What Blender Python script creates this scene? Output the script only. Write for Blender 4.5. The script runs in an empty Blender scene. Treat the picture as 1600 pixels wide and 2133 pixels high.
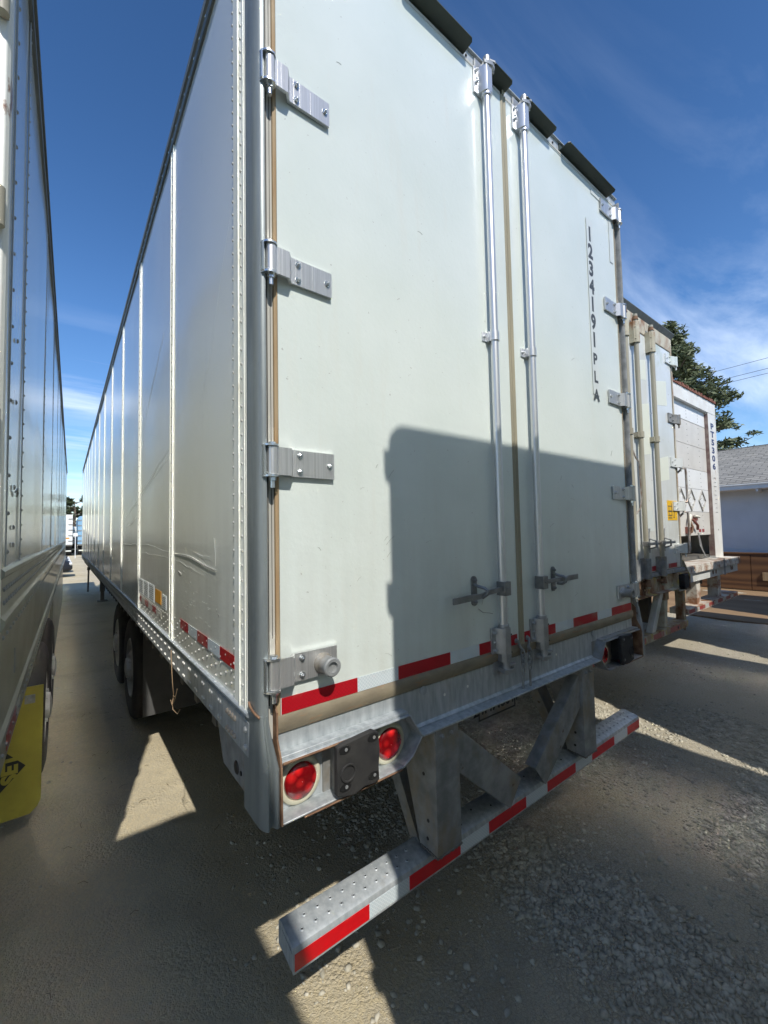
import bpy, math, random
import numpy as np
from mathutils import Vector, Matrix
R = math.radians
SC = bpy.context.scene
COL = SC.collection

# ------------------------------------------------------------------ camera
def cam_axes(yaw, pitch, roll):
    f = Vector((math.sin(yaw)*math.cos(pitch), math.cos(yaw)*math.cos(pitch), math.sin(pitch)))
    r = Vector((math.cos(yaw), -math.sin(yaw), 0)); u = r.cross(f)
    return r*math.cos(roll)+u*math.sin(roll), -r*math.sin(roll)+u*math.cos(roll), f
cr, cu, cf = cam_axes(0.6539, 0.0473, -0.02)
cd = bpy.data.cameras.new('camera'); cam = bpy.data.objects.new('camera', cd); COL.objects.link(cam)
M = Matrix((( cr.x, cu.x, -cf.x, -0.4608), (cr.y, cu.y, -cf.y, -1.2391), (cr.z, cu.z, -cf.z, 1.82), (0, 0, 0, 1)))
cam.matrix_world = M
cd.sensor_fit = 'HORIZONTAL'; cd.sensor_width = 36.0; cd.lens = 36*867.58/1600
cd.clip_start = 0.02; cd.clip_end = 3000
SC.camera = cam

# ------------------------------------------------------------------ world, sun, exposure
AZ, EL = 15.5, 49.5           # horizontal heading of the light (from +y towards +x), sun elevation
D = Vector((math.sin(R(AZ))*math.cos(R(EL)), math.cos(R(AZ))*math.cos(R(EL)), -math.sin(R(EL))))
sl = bpy.data.lights.new('sun', 'SUN'); sl.energy = 4.0; sl.angle = R(0.53); sl.color = (1.0, 0.955, 0.88)
so = bpy.data.objects.new('sun', sl); COL.objects.link(so); so.location = (-5, -20, 25)
so.rotation_euler = D.to_track_quat('-Z', 'Y').to_euler()
w = bpy.data.worlds.new('World'); SC.world = w; w.use_nodes = True
nt = w.node_tree; nt.nodes.clear()
def N(nt, t, **k):
    n = nt.nodes.new(t)
    for a, b in k.items(): setattr(n, a, b)
    return n
out = N(nt, 'ShaderNodeOutputWorld'); bg = N(nt, 'ShaderNodeBackground'); bg.inputs['Strength'].default_value = 0.15
sky = N(nt, 'ShaderNodeTexSky', sky_type='NISHITA'); sky.sun_disc = False
sky.sun_elevation = R(EL); sky.sun_rotation = R(180+AZ); sky.air_density = 1.0; sky.dust_density = 0.35; sky.ozone_density = 2.6; sky.altitude = 50
hs = N(nt, 'ShaderNodeHueSaturation'); hs.inputs['Saturation'].default_value = 1.24; hs.inputs['Value'].default_value = 1.0
nt.links.new(sky.outputs[0], hs.inputs['Color'])
hs.inputs['Saturation'].default_value = 1.24; hs.inputs['Value'].default_value = 1.0; hs.inputs['Hue'].default_value = .505
# thin cirrus: stretched noise over the sky directions
tc = N(nt, 'ShaderNodeTexCoord'); sep = N(nt, 'ShaderNodeSeparateXYZ'); nt.links.new(tc.outputs['Generated'], sep.inputs[0])
def mth(nt, op, a, b=None, c=None):
    m = N(nt, 'ShaderNodeMath', operation=op)
    for i, v in enumerate((a, b, c)):
        if v is None: continue
        if isinstance(v, (int, float)): m.inputs[i].default_value = v
        else: nt.links.new(v, m.inputs[i])
    return m.outputs[0]
zz = mth(nt, 'MAXIMUM', sep.outputs[2], 0.02); zz = mth(nt, 'ADD', zz, 0.12)
px_ = mth(nt, 'DIVIDE', sep.outputs[0], zz); py_ = mth(nt, 'DIVIDE', sep.outputs[1], zz)
cmb = N(nt, 'ShaderNodeCombineXYZ'); nt.links.new(px_, cmb.inputs[0]); nt.links.new(py_, cmb.inputs[1])
mp = N(nt, 'ShaderNodeMapping'); mp.inputs['Rotation'].default_value = (0, 0, R(-32)); mp.inputs['Scale'].default_value = (0.42, 1.7, 1)
nt.links.new(cmb.outputs[0], mp.inputs[0])
n1 = N(nt, 'ShaderNodeTexNoise'); n1.inputs['Scale'].default_value = 1.25; n1.inputs['Detail'].default_value = 9; n1.inputs['Roughness'].default_value = 0.6; n1.inputs['Distortion'].default_value = 0.5
nt.links.new(mp.outputs[0], n1.inputs['Vector'])
n2 = N(nt, 'ShaderNodeTexNoise'); n2.inputs['Scale'].default_value = 0.75; n2.inputs['Detail'].default_value = 2
nt.links.new(cmb.outputs[0], n2.inputs['Vector'])
r1 = N(nt, 'ShaderNodeMapRange'); r1.inputs[1].default_value = 0.43; r1.inputs[2].default_value = 0.66; nt.links.new(n1.outputs[0], r1.inputs[0])
r2 = N(nt, 'ShaderNodeMapRange'); r2.inputs[1].default_value = 0.34; r2.inputs[2].default_value = 0.56; nt.links.new(n2.outputs[0], r2.inputs[0])
low = N(nt, 'ShaderNodeMapRange'); low.inputs[1].default_value = 0.95; low.inputs[2].default_value = 0.25; nt.links.new(sep.outputs[2], low.inputs[0])
cl = mth(nt, 'MULTIPLY', r1.outputs[0], r2.outputs[0]); cl = mth(nt, 'MULTIPLY', cl, low.outputs[0]); cl = mth(nt, 'MULTIPLY', cl, 0.85)
rt_ = N(nt, 'ShaderNodeMapRange'); rt_.inputs[1].default_value = .15; rt_.inputs[2].default_value = .45; nt.links.new(sep.outputs[0], rt_.inputs[0])
lo_ = N(nt, 'ShaderNodeMapRange'); lo_.inputs[1].default_value = .42; lo_.inputs[2].default_value = .28; nt.links.new(sep.outputs[2], lo_.inputs[0])
cl = mth(nt, 'MULTIPLY', cl, mth(nt, 'MAXIMUM', rt_.outputs[0], lo_.outputs[0]))
mx = N(nt, 'ShaderNodeMix', data_type='RGBA'); nt.links.new(cl, mx.inputs[0]); up_ = N(nt, 'ShaderNodeMapRange'); up_.inputs[1].default_value = .40; up_.inputs[2].default_value = .95; up_.inputs[3].default_value = 1; up_.inputs[4].default_value = .66; nt.links.new(sep.outputs[2], up_.inputs[0]); vs_ = N(nt, 'ShaderNodeVectorMath', operation='SCALE'); nt.links.new(hs.outputs[0], vs_.inputs[0]); nt.links.new(up_.outputs[0], vs_.inputs['Scale']); nt.links.new(vs_.outputs[0], mx.inputs[6]); mx.inputs[7].default_value = (5.4, 6.3, 7.8, 1)
nt.links.new(mx.outputs[2], bg.inputs['Color']); nt.links.new(bg.outputs[0], out.inputs[0])
SC.view_settings.view_transform = 'Standard'; SC.view_settings.look = 'None'; SC.view_settings.gamma = 1
SC.view_settings.exposure = 0.27
SC.render.engine = 'CYCLES'
cy = SC.cycles
cy.max_bounces = 10; cy.diffuse_bounces = 6; cy.glossy_bounces = 4; cy.caustics_reflective = True; cy.blur_glossy = 0.0
cy.sample_clamp_indirect = 150.0; cy.use_denoising = True
rng = random.Random(7); nr = np.random.default_rng(11)

# ------------------------------------------------------------------ materials
MATS = {}
def mat(name, c1, c2=None, sc=3.0, rough=0.5, metal=0.0, bump=0.0, bsc=40, det=5, stretch=(1, 1, 1), lo=0.35, hi=0.65,
        coat=0.0, specks=None, rough2=None, stain=None, spec=0.5, coatr=0.05, trans=0):
    if name in MATS: return MATS[name]
    m = bpy.data.materials.new(name); m.use_nodes = True; t = m.node_tree; b = t.nodes['Principled BSDF']
    b.inputs['Roughness'].default_value = rough; b.inputs['Metallic'].default_value = metal
    b.inputs['Coat Weight'].default_value = coat; b.inputs['Coat Roughness'].default_value = coatr
    b.inputs['Specular IOR Level'].default_value = spec
    tcn = N(t, 'ShaderNodeTexCoord'); col = None
    def noise(scale, detail=5, st=(1, 1, 1), rough_=0.55):
        mpn = N(t, 'ShaderNodeMapping'); mpn.inputs['Scale'].default_value = st; t.links.new(tcn.outputs['Object'], mpn.inputs[0])
        nn = N(t, 'ShaderNodeTexNoise'); nn.inputs['Scale'].default_value = scale; nn.inputs['Detail'].default_value = detail; nn.inputs['Roughness'].default_value = rough_
        t.links.new(mpn.outputs[0], nn.inputs['Vector']); return nn.outputs[0]
    def rmp(s, a, b_):
        r = N(t, 'ShaderNodeMapRange'); r.inputs[1].default_value = a; r.inputs[2].default_value = b_; t.links.new(s, r.inputs[0]); return r.outputs[0]
    def mix(f, a, b_):
        x = N(t, 'ShaderNodeMix', data_type='RGBA')
        if isinstance(f, float): x.inputs[0].default_value = f
        else: t.links.new(f, x.inputs[0])
        for i, v in ((6, a), (7, b_)):
            if isinstance(v, tuple): x.inputs[i].default_value = (*v, 1)
            else: t.links.new(v, x.inputs[i])
        return x.outputs[2]
    col = c1
    if c2 is not None:
        f = rmp(noise(sc, det, stretch), lo, hi); col = mix(f, c1, c2)
        if rough2 is not None:
            rr = N(t, 'ShaderNodeMapRange'); rr.inputs[3].default_value = rough; rr.inputs[4].default_value = rough2; t.links.new(f, rr.inputs[0]); t.links.new(rr.outputs[0], b.inputs['Roughness'])
    if stain:      # (colour, scale, stretch, lo, hi)
        f = rmp(noise(stain[1], 8, stain[2], 0.65), stain[3], stain[4]); col = mix(f, col, stain[0])
    if specks:     # (colour, scale, lo, hi)
        f = rmp(noise(specks[1], 2, (1, 1, 1), 0.5), specks[2], specks[3]); col = mix(f, col, specks[0])
    if isinstance(col, tuple): b.inputs['Base Color'].default_value = (*col, 1)
    else: t.links.new(col, b.inputs['Base Color'])
    if bump:
        bn = N(t, 'ShaderNodeBump'); bn.inputs['Strength'].default_value = 1; bn.inputs['Distance'].default_value = bump
        t.links.new(noise(bsc, 4, stretch), bn.inputs['Height']); t.links.new(bn.outputs[0], b.inputs['Normal'])
    MATS[name] = m; return m

m_door = mat('white_door_paint', (.60, .655, .615), (.65, .70, .665), sc=2.2, rough=.34, bump=.0006, bsc=55, coat=.8, coatr=.18, specks=((.42, .43, .40), 75, .745, .775), stain=((.62, .63, .57), 3.2, (3, 3, .35), .56, .9))
m_side = mat('white_side_panel', (.76, .77, .68), (.80, .80, .725), sc=1.2, rough=.28, bump=.0016, bsc=1.6, det=2, coat=1.0, coatr=.14, stain=((.50, .50, .44), 2.4, (1, 1.2, .5), .60, .95))
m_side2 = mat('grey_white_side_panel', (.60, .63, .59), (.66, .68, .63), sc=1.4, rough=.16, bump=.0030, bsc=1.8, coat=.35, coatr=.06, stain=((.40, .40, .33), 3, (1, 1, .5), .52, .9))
m_trim = mat('white_seam_trim', (.78, .80, .74), (.70, .70, .62), sc=5, rough=.35, stain=((.36, .31, .22), 18, (1, 1, .3), .64, .85))
m_galv = mat('galvanised_steel', (.50, .53, .54), (.34, .37, .385), sc=26, rough=.45, rough2=.6, metal=.42, bump=.0006, bsc=60, stretch=(1.6, 1.6, .35), stain=((.30, .27, .21), 6, (1.2, 1.2, .5), .60, .92))
m_galvd = mat('dirty_galvanised_steel', (.31, .32, .32), (.19, .20, .20), sc=16, rough=.6, metal=.3, bump=.001, bsc=70, stain=((.25, .20, .13), 6, (1, 1, .6), .50, .72), specks=((.12, .07, .045), 22, .70, .76))
m_post = mat('blue_grey_corner_post', (.27, .30, .30), (.195, .22, .225), sc=9, rough=.42, rough2=.5, metal=.45, bump=.0005, bsc=50, stretch=(2, 2, .25), stain=((.42, .44, .42), 7, (2, 2, .3), .62, .9))
m_alu = mat('brushed_aluminium', (.66, .66, .65), (.52, .52, .51), sc=60, rough=.36, metal=.75, bump=.0002, bsc=200, stretch=(3, 1, .05))
m_rod = mat('bright_steel_tube', (.72, .73, .74), (.60, .61, .62), sc=10, rough=.36, metal=.8, stretch=(2, 2, .2))
m_handle = mat('dark_steel_handle', (.27, .275, .27), (.19, .19, .185), sc=20, rough=.42, metal=.6, bump=.0004)
m_guard = mat('grey_cast_guard', (.42, .43, .43), (.33, .335, .33), sc=18, rough=.42, metal=.6, bump=.0005)
m_rivet = mat('dull_rivet', (.46, .46, .43), rough=.5, metal=.25)
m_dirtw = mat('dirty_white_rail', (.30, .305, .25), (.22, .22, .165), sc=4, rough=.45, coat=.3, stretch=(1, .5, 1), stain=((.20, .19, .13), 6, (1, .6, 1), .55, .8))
m_zinc = mat('zinc_bolt', (.62, .65, .66), rough=.25, metal=.9)
m_gasket = mat('tan_door_gasket', (.31, .20, .10), (.36, .27, .16), sc=30, rough=.75, stretch=(1, 1, .15), bump=.0012, bsc=60, stain=((.20, .12, .05), 20, (1, 1, .3), .55, .8))
m_seal = mat('dirty_bottom_seal', (.24, .205, .14), (.175, .145, .10), sc=9, rough=.7, stretch=(1, 1, 2), bump=.001, bsc=40, stain=((.33, .15, .05), 7, (1, 1, 5), .56, .72))
m_sealg = mat('olive_centre_seal', (.22, .20, .14), (.30, .27, .19), sc=8, rough=.7, bump=.001, stretch=(2, 2, .2))
m_rust = mat('rusty_steel_edge', (.13, .065, .035), (.24, .145, .085), sc=25, rough=.85, bump=.0015, bsc=80)
m_rec = mat('grey_beige_jamb', (.40, .39, .35), (.48, .47, .42), sc=8, rough=.6, stretch=(2, 2, .3), stain=((.16, .15, .13), 14, (2, 2, .25), .62, .8))
m_dark = mat('dark_green_visor', (.030, .042, .034), (.05, .06, .045), sc=7, rough=.5)
m_rail = mat('grey_top_rail', (.17, .175, .165), (.12, .125, .12), sc=12, rough=.5, metal=.4, stretch=(1, .2, 1))
m_rub = mat('black_rubber', (.012, .012, .013), (.030, .029, .027), sc=12, rough=.85, bump=.002, bsc=30)
m_tire = mat('tyre_rubber', (.020, .020, .022), (.05, .045, .038), sc=4, rough=.8, bump=.002, bsc=30)
m_rim = mat('dusty_white_rim', (.50, .50, .48), (.36, .35, .31), sc=6, rough=.5)
m_under = mat('underbody_steel', (.10, .10, .095), (.16, .145, .12), sc=5, rough=.7, metal=.2)
m_cream = mat('cream_grommet', (.62, .60, .47), (.50, .47, .34), sc=14, rough=.6)
m_flap = mat('grey_mud_flap', (.06, .06, .06), (.09, .09, .088), sc=4, rough=.6)
m_yel = mat('yellow_flap', (.36, .305, .042), (.28, .24, .036), sc=5, rough=.45, stain=((.15, .13, .05), 9, (1, 1, 1), .6, .9))
m_blk = mat('black_paint', (.012, .012, .012), rough=.5)
m_film = mat('grey_film_strip', (.56, .60, .58), (.60, .635, .61), sc=5, rough=.3, coat=.3)
m_txt = mat('charcoal_lettering', (.055, .06, .062), rough=.45)
m_navy = mat('navy_lettering', (.03, .045, .13), rough=.5)
m_oldw = mat('old_white_paint', (.68, .71, .70), (.60, .62, .58), sc=2, rough=.4, bump=.0012, bsc=4, coat=.8, coatr=.18, stain=((.52, .56, .44), 1.1, (1, 1, .6), .56, .62), specks=((.35, .28, .2), 30, .70, .76))
m_oldc = mat('old_cream_steel', (.50, .48, .38), (.38, .34, .24), sc=6, rough=.6, bump=.001, bsc=40, stain=((.26, .12, .05), 7, (1, 1, .5), .52, .66))
m_oldrod = mat('old_cream_tube', (.36, .345, .27), (.28, .26, .20), sc=8, rough=.55, stretch=(1, 1, .2), stain=((.24, .13, .07), 16, (1, 1, .5), .62, .75))
m_box = mat('box_truck_white', (.74, .74, .70), (.64, .62, .57), sc=4, rough=.5, stain=((.30, .14, .06), 5, (1, 1, .6), .60, .70))
m_shut = mat('shutter_beige', (.56, .54, .49), (.63, .61, .56), sc=3, rough=.5, stain=((.38, .34, .28), 4, (1, 1, .5), .6, .8))
m_shutw = mat('shutter_white', (.76, .77, .76), (.70, .71, .69), sc=3, rough=.45)
m_wall = mat('painted_stucco_wall', (.60, .64, .68), (.55, .59, .63), sc=2, rough=.9, bump=.004, bsc=60)
m_soffit = mat('white_eave_board', (.74, .74, .72), (.66, .66, .63), sc=5, rough=.6)
m_chrome = mat('worn_grab_rail', (.50, .46, .42), (.30, .22, .17), sc=14, rough=.4, metal=.6)
m_paper = mat('white_paper_label', (.72, .76, .76), (.64, .68, .70), sc=60, rough=.5, stretch=(1, .3, 1))
m_orange = mat('orange_label', (.62, .30, .02), (.55, .25, .02), sc=9, rough=.5)
m_crease = mat('bright_crease_edge', (.80, .82, .78), rough=.3)
m_scuff = mat('dark_scuff', (.22, .22, .20), rough=.6)
m_bark = mat('tree_bark', (.13, .10, .075), (.20, .16, .12), sc=12, rough=.95, bump=.02, bsc=15)
m_leaf = mat('grey_green_foliage', (.075, .10, .045), (.16, .185, .095), sc=1.6, rough=.6)
m_leaf2 = mat('dark_green_foliage', (.035, .055, .022), (.07, .085, .035), sc=2, rough=.7)
m_strap = mat('grey_strap', (.25, .25, .24), (.16, .16, .15), sc=20, rough=.8)

def add_grime(m, col, zlo, zhi, amt):
    # road film that lies thicker low on the panel: a stain of its own
    t = m.node_tree; b = t.nodes['Principled BSDF']; l = b.inputs['Base Color'].links[0]; src = l.from_socket
    tcn = N(t, 'ShaderNodeTexCoord'); sp = N(t, 'ShaderNodeSeparateXYZ'); t.links.new(tcn.outputs['Object'], sp.inputs[0])
    mpn = N(t, 'ShaderNodeMapping'); mpn.inputs['Scale'].default_value = (7, 7, .8); t.links.new(tcn.outputs['Object'], mpn.inputs[0])
    n1_ = N(t, 'ShaderNodeTexNoise'); n1_.inputs['Scale'].default_value = 2.2; n1_.inputs['Detail'].default_value = 8; t.links.new(mpn.outputs[0], n1_.inputs['Vector'])
    n2_ = N(t, 'ShaderNodeTexNoise'); n2_.inputs['Scale'].default_value = 3.1; n2_.inputs['Detail'].default_value = 6; t.links.new(tcn.outputs['Object'], n2_.inputs['Vector'])
    r = N(t, 'ShaderNodeMapRange'); r.inputs[1].default_value = zhi; r.inputs[2].default_value = zlo; t.links.new(sp.outputs[2], r.inputs[0])
    q = N(t, 'ShaderNodeMapRange'); q.inputs[1].default_value = .42; q.inputs[2].default_value = .72; t.links.new(mth(t, 'ADD', mth(t, 'MULTIPLY', n1_.outputs[0], .5), mth(t, 'MULTIPLY', n2_.outputs[0], .5)), q.inputs[0])
    f = mth(t, 'MULTIPLY', mth(t, 'MULTIPLY', r.outputs[0], q.outputs[0]), amt)
    x = N(t, 'ShaderNodeMix', data_type='RGBA'); t.links.new(f, x.inputs[0]); t.links.new(src, x.inputs[6]); x.inputs[7].default_value = (*col, 1); t.links.new(x.outputs[2], b.inputs['Base Color'])
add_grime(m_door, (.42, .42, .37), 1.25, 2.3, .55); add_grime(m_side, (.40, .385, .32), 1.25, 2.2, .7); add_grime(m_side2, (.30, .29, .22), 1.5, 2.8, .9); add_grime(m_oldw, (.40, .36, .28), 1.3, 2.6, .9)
def tape_mat(name, red, old=False):
    m = bpy.data.materials.new(name); m.use_nodes = True; t = m.node_tree; b = t.nodes['Principled BSDF']
    tcn = N(t, 'ShaderNodeTexCoord'); sp = N(t, 'ShaderNodeSeparateXYZ'); t.links.new(tcn.outputs['Object'], sp.inputs[0])
    h = mth(t, 'ADD', sp.outputs[0], sp.outputs[1])
    a = mth(t, 'MULTIPLY', mth(t, 'ADD', h, sp.outputs[2]), 150.0); c = mth(t, 'MULTIPLY', mth(t, 'SUBTRACT', h, sp.outputs[2]), 150.0)
    fa = mth(t, 'PINGPONG', a, 1.0); fc = mth(t, 'PINGPONG', c, 1.0)
    g = mth(t, 'LESS_THAN', mth(t, 'MINIMUM', fa, fc), 0.16)
    x = N(t, 'ShaderNodeMix', data_type='RGBA'); t.links.new(g, x.inputs[0])
    if red: ca, cb = ((.40, .006, .014), (.30, .008, .014))
    else: ca, cb = ((.50, .57, .60), (.66, .71, .72))
    if old: ca, cb = ((.36, .05, .045), (.32, .05, .04)) if red else ((.50, .50, .46), (.5, .5, .46))
    x.inputs[6].default_value = (*ca, 1); x.inputs[7].default_value = (*cb, 1)
    nn = N(t, 'ShaderNodeTexNoise'); nn.inputs['Scale'].default_value = 6; nn.inputs['Detail'].default_value = 7
    t.links.new(tcn.outputs['Object'], nn.inputs['Vector'])
    rr = N(t, 'ShaderNodeMapRange'); rr.inputs[1].default_value = .55; rr.inputs[2].default_value = .9 if not old else .7; t.links.new(nn.outputs[0], rr.inputs[0])
    y = N(t, 'ShaderNodeMix', data_type='RGBA'); t.links.new(rr.outputs[0], y.inputs[0]); t.links.new(x.outputs[2], y.inputs[6]); y.inputs[7].default_value = (.30, .25, .19, 1)
    t.links.new(y.outputs[2], b.inputs['Base Color']); b.inputs['Roughness'].default_value = .3; b.inputs['Coat Weight'].default_value = .3
    return m
m_red = tape_mat('red_reflective_tape', True); m_wht = tape_mat('white_reflective_tape', False)
m_redb = mat('sunlit_red_tape', (.62, .004, .008), (.54, .006, .010), sc=30, rough=.3, coat=.3, stain=((.30, .10, .09), 7, (1, 1, 5), .62, .78))  # brighter copy of the red tape, bumper sunlight put into its colour
m_seamg = mat('grey_seam_line', (.27, .285, .28), rough=.6)
m_rivd = mat('shaded_rivet', (.24, .25, .25), rough=.5, metal=.3)  # rivet colour darkened to carry the shade on the left trailer's side
m_redo = tape_mat('faded_red_tape', True, True); m_whto = tape_mat('faded_white_tape', False, True)
m_lens = bpy.data.materials.new('red_lamp_lens'); m_lens.use_nodes = True
_t = m_lens.node_tree; _b = _t.nodes['Principled BSDF']
_v = N(_t, 'ShaderNodeTexVoronoi'); _v.inputs['Scale'].default_value = 26; _tc = N(_t, 'ShaderNodeTexCoord'); _t.links.new(_tc.outputs['Object'], _v.inputs['Vector'])
_rr = N(_t, 'ShaderNodeMapRange'); _rr.inputs[1].default_value = .0; _rr.inputs[2].default_value = .55; _t.links.new(_v.outputs['Distance'], _rr.inputs[0])
_x = N(_t, 'ShaderNodeMix', data_type='RGBA'); _t.links.new(_rr.outputs[0], _x.inputs[0]); _x.inputs[6].default_value = (.85, .02, .02, 1); _x.inputs[7].default_value = (.16, .002, .004, 1)
_t.links.new(_x.outputs[2], _b.inputs['Base Color']); _b.inputs['Roughness'].default_value = .12; _b.inputs['Coat Weight'].default_value = 1
_bm = N(_t, 'ShaderNodeBump'); _bm.inputs['Distance'].default_value = .003; _t.links.new(_v.outputs['Distance'], _bm.inputs['Height']); _t.links.new(_bm.outputs[0], _b.inputs['Normal'])

def ground_mat():
    m = bpy.data.materials.new('gravel_dirt'); m.use_nodes = True; t = m.node_tree; b = t.nodes['Principled BSDF']
    tcn = N(t, 'ShaderNodeTexCoord')
    def noi(s, d, r=.6):
        n = N(t, 'ShaderNodeTexNoise'); n.inputs['Scale'].default_value = s; n.inputs['Detail'].default_value = d; n.inputs['Roughness'].default_value = r
        t.links.new(tcn.outputs['Object'], n.inputs['Vector']); return n.outputs[0]
    def vor(s, f='F1'):
        n = N(t, 'ShaderNodeTexVoronoi'); n.feature = f; n.inputs['Scale'].default_value = s
        t.links.new(tcn.outputs['Object'], n.inputs['Vector']); return n
    def rmp(s, a, b_, c=0, d=1):
        r = N(t, 'ShaderNodeMapRange'); r.inputs[1].default_value = a; r.inputs[2].default_value = b_; r.inputs[3].default_value = c; r.inputs[4].default_value = d; t.links.new(s, r.inputs[0]); return r.outputs[0]
    def mix(f, a, b_):
        x = N(t, 'ShaderNodeMix', data_type='RGBA'); t.links.new(f, x.inputs[0])
        for i, v in ((6, a), (7, b_)):
            if isinstance(v, tuple): x.inputs[i].default_value = (*v, 1)
            else: t.links.new(v, x.inputs[i])
        return x.outputs[2]
    sp = N(t, 'ShaderNodeSeparateXYZ'); t.links.new(tcn.outputs['Object'], sp.inputs[0])
    base = mix(rmp(noi(.7, 6), .35, .65), (.575, .485, .31), (.65, .56, .375))
    grey = rmp(mth(t, 'ADD', sp.outputs[0], mth(t, 'MULTIPLY', noi(.9, 3), 2.4)), 1.2, 3.2)     # greyer gravel to the right
    base = mix(mth(t, 'MULTIPLY', grey, .85), base, (.40, .35, .26))
    v1 = vor(62); v2 = vor(150); ed = vor(62, 'DISTANCE_TO_EDGE')
    cellv = mth(t, 'MULTIPLY', rmp(v1.outputs['Color'], .15, .85), mth(t, 'ADD', mth(t, 'MULTIPLY', grey, .55), .12))
    base = mix(cellv, base, (.60, .56, .46))
    gap = mth(t, 'MULTIPLY', rmp(ed.outputs['Distance'], .10, .0), mth(t, 'ADD', mth(t, 'MULTIPLY', grey, .75), .06))  # dark fines plus shade between stones, painted into the colour
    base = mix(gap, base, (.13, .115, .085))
    base = mix(rmp(noi(1.6, 6, .65), .52, .70, 0, .45), base, (.30, .25, .165))
    track = rmp(noi(.35, 2), .45, .6, 0, .35); base = mix(track, base, (.64, .57, .42))
    base = mix(rmp(v1.outputs['Color'], .1, .9, 0, .35), base, (.33, .30, .24))
    base = mix(rmp(noi(38, 5, .7), .58, .75, 0, .6), base, (.66, .62, .50))
    base = mix(rmp(noi(260, 2), .55, .8, 0, .5), base, (.28, .25, .19))
    t.links.new(base, b.inputs['Base Color']); b.inputs['Roughness'].default_value = .95; b.inputs['Specular IOR Level'].default_value = .2
    gm = rmp(noi(2.2, 3), .42, .6, .15, 1)
    h = mth(t, 'MULTIPLY', mth(t, 'SUBTRACT', 1.0, v1.outputs['Distance']), gm)
    h = mth(t, 'ADD', h, mth(t, 'MULTIPLY', mth(t, 'SUBTRACT', 1.0, v2.outputs['Distance']), .4)); h = mth(t, 'ADD', h, mth(t, 'MULTIPLY', noi(300, 4), .6))
    bp = N(t, 'ShaderNodeBump'); bp.inputs['Distance'].default_value = .0105; bp.inputs['Strength'].default_value = 1; t.links.new(h, bp.inputs['Height']); t.links.new(bp.outputs[0], b.inputs['Normal'])
    return m
m_ground = ground_mat()
m_stone = mat('gravel_stone', (.56, .52, .42), (.28, .26, .20), sc=14, rough=.95, lo=.3, hi=.7)

def wood_mat():
    m = bpy.data.materials.new('plywood_brown'); m.use_nodes = True; t = m.node_tree; b = t.nodes['Principled BSDF']
    tcn = N(t, 'ShaderNodeTexCoord'); mpn = N(t, 'ShaderNodeMapping'); mpn.inputs['Scale'].default_value = (1, .5, 3.4); t.links.new(tcn.outputs['Object'], mpn.inputs[0])
    wv = N(t, 'ShaderNodeTexWave'); wv.bands_direction = 'Z'; wv.inputs['Scale'].default_value = .5; wv.inputs['Distortion'].default_value = 9; wv.inputs['Detail'].default_value = 4; wv.inputs['Detail Scale'].default_value = .8
    t.links.new(mpn.outputs[0], wv.inputs['Vector'])
    x = N(t, 'ShaderNodeMix', data_type='RGBA'); t.links.new(wv.outputs['Fac'], x.inputs[0]); x.inputs[6].default_value = (.085, .038, .016, 1); x.inputs[7].default_value = (.17, .082, .032, 1)
    t.links.new(x.outputs[2], b.inputs['Base Color']); b.inputs['Roughness'].default_value = .7; return m
m_wood = wood_mat()
def shingle_mat():
    m = bpy.data.materials.new('grey_shingles'); m.use_nodes = True; t = m.node_tree; b = t.nodes['Principled BSDF']
    tcn = N(t, 'ShaderNodeTexCoord'); sp = N(t, 'ShaderNodeSeparateXYZ'); t.links.new(tcn.outputs['Object'], sp.inputs[0])
    c = N(t, 'ShaderNodeCombineXYZ'); t.links.new(sp.outputs[1], c.inputs[0]); t.links.new(mth(t, 'MULTIPLY', sp.outputs[2], 2.6), c.inputs[1])
    br = N(t, 'ShaderNodeTexBrick'); br.inputs['Scale'].default_value = 1; br.inputs['Brick Width'].default_value = .32; br.inputs['Row Height'].default_value = .17; br.inputs['Mortar Size'].default_value = .008
    br.inputs['Color1'].default_value = (.30, .29, .265, 1); br.inputs['Color2'].default_value = (.215, .21, .195, 1); br.inputs['Mortar'].default_value = (.07, .07, .065, 1)
    t.links.new(c.outputs[0], br.inputs['Vector']); t.links.new(br.outputs['Color'], b.inputs['Base Color']); b.inputs['Roughness'].default_value = .95
    return m
m_shing = shingle_mat()

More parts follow.
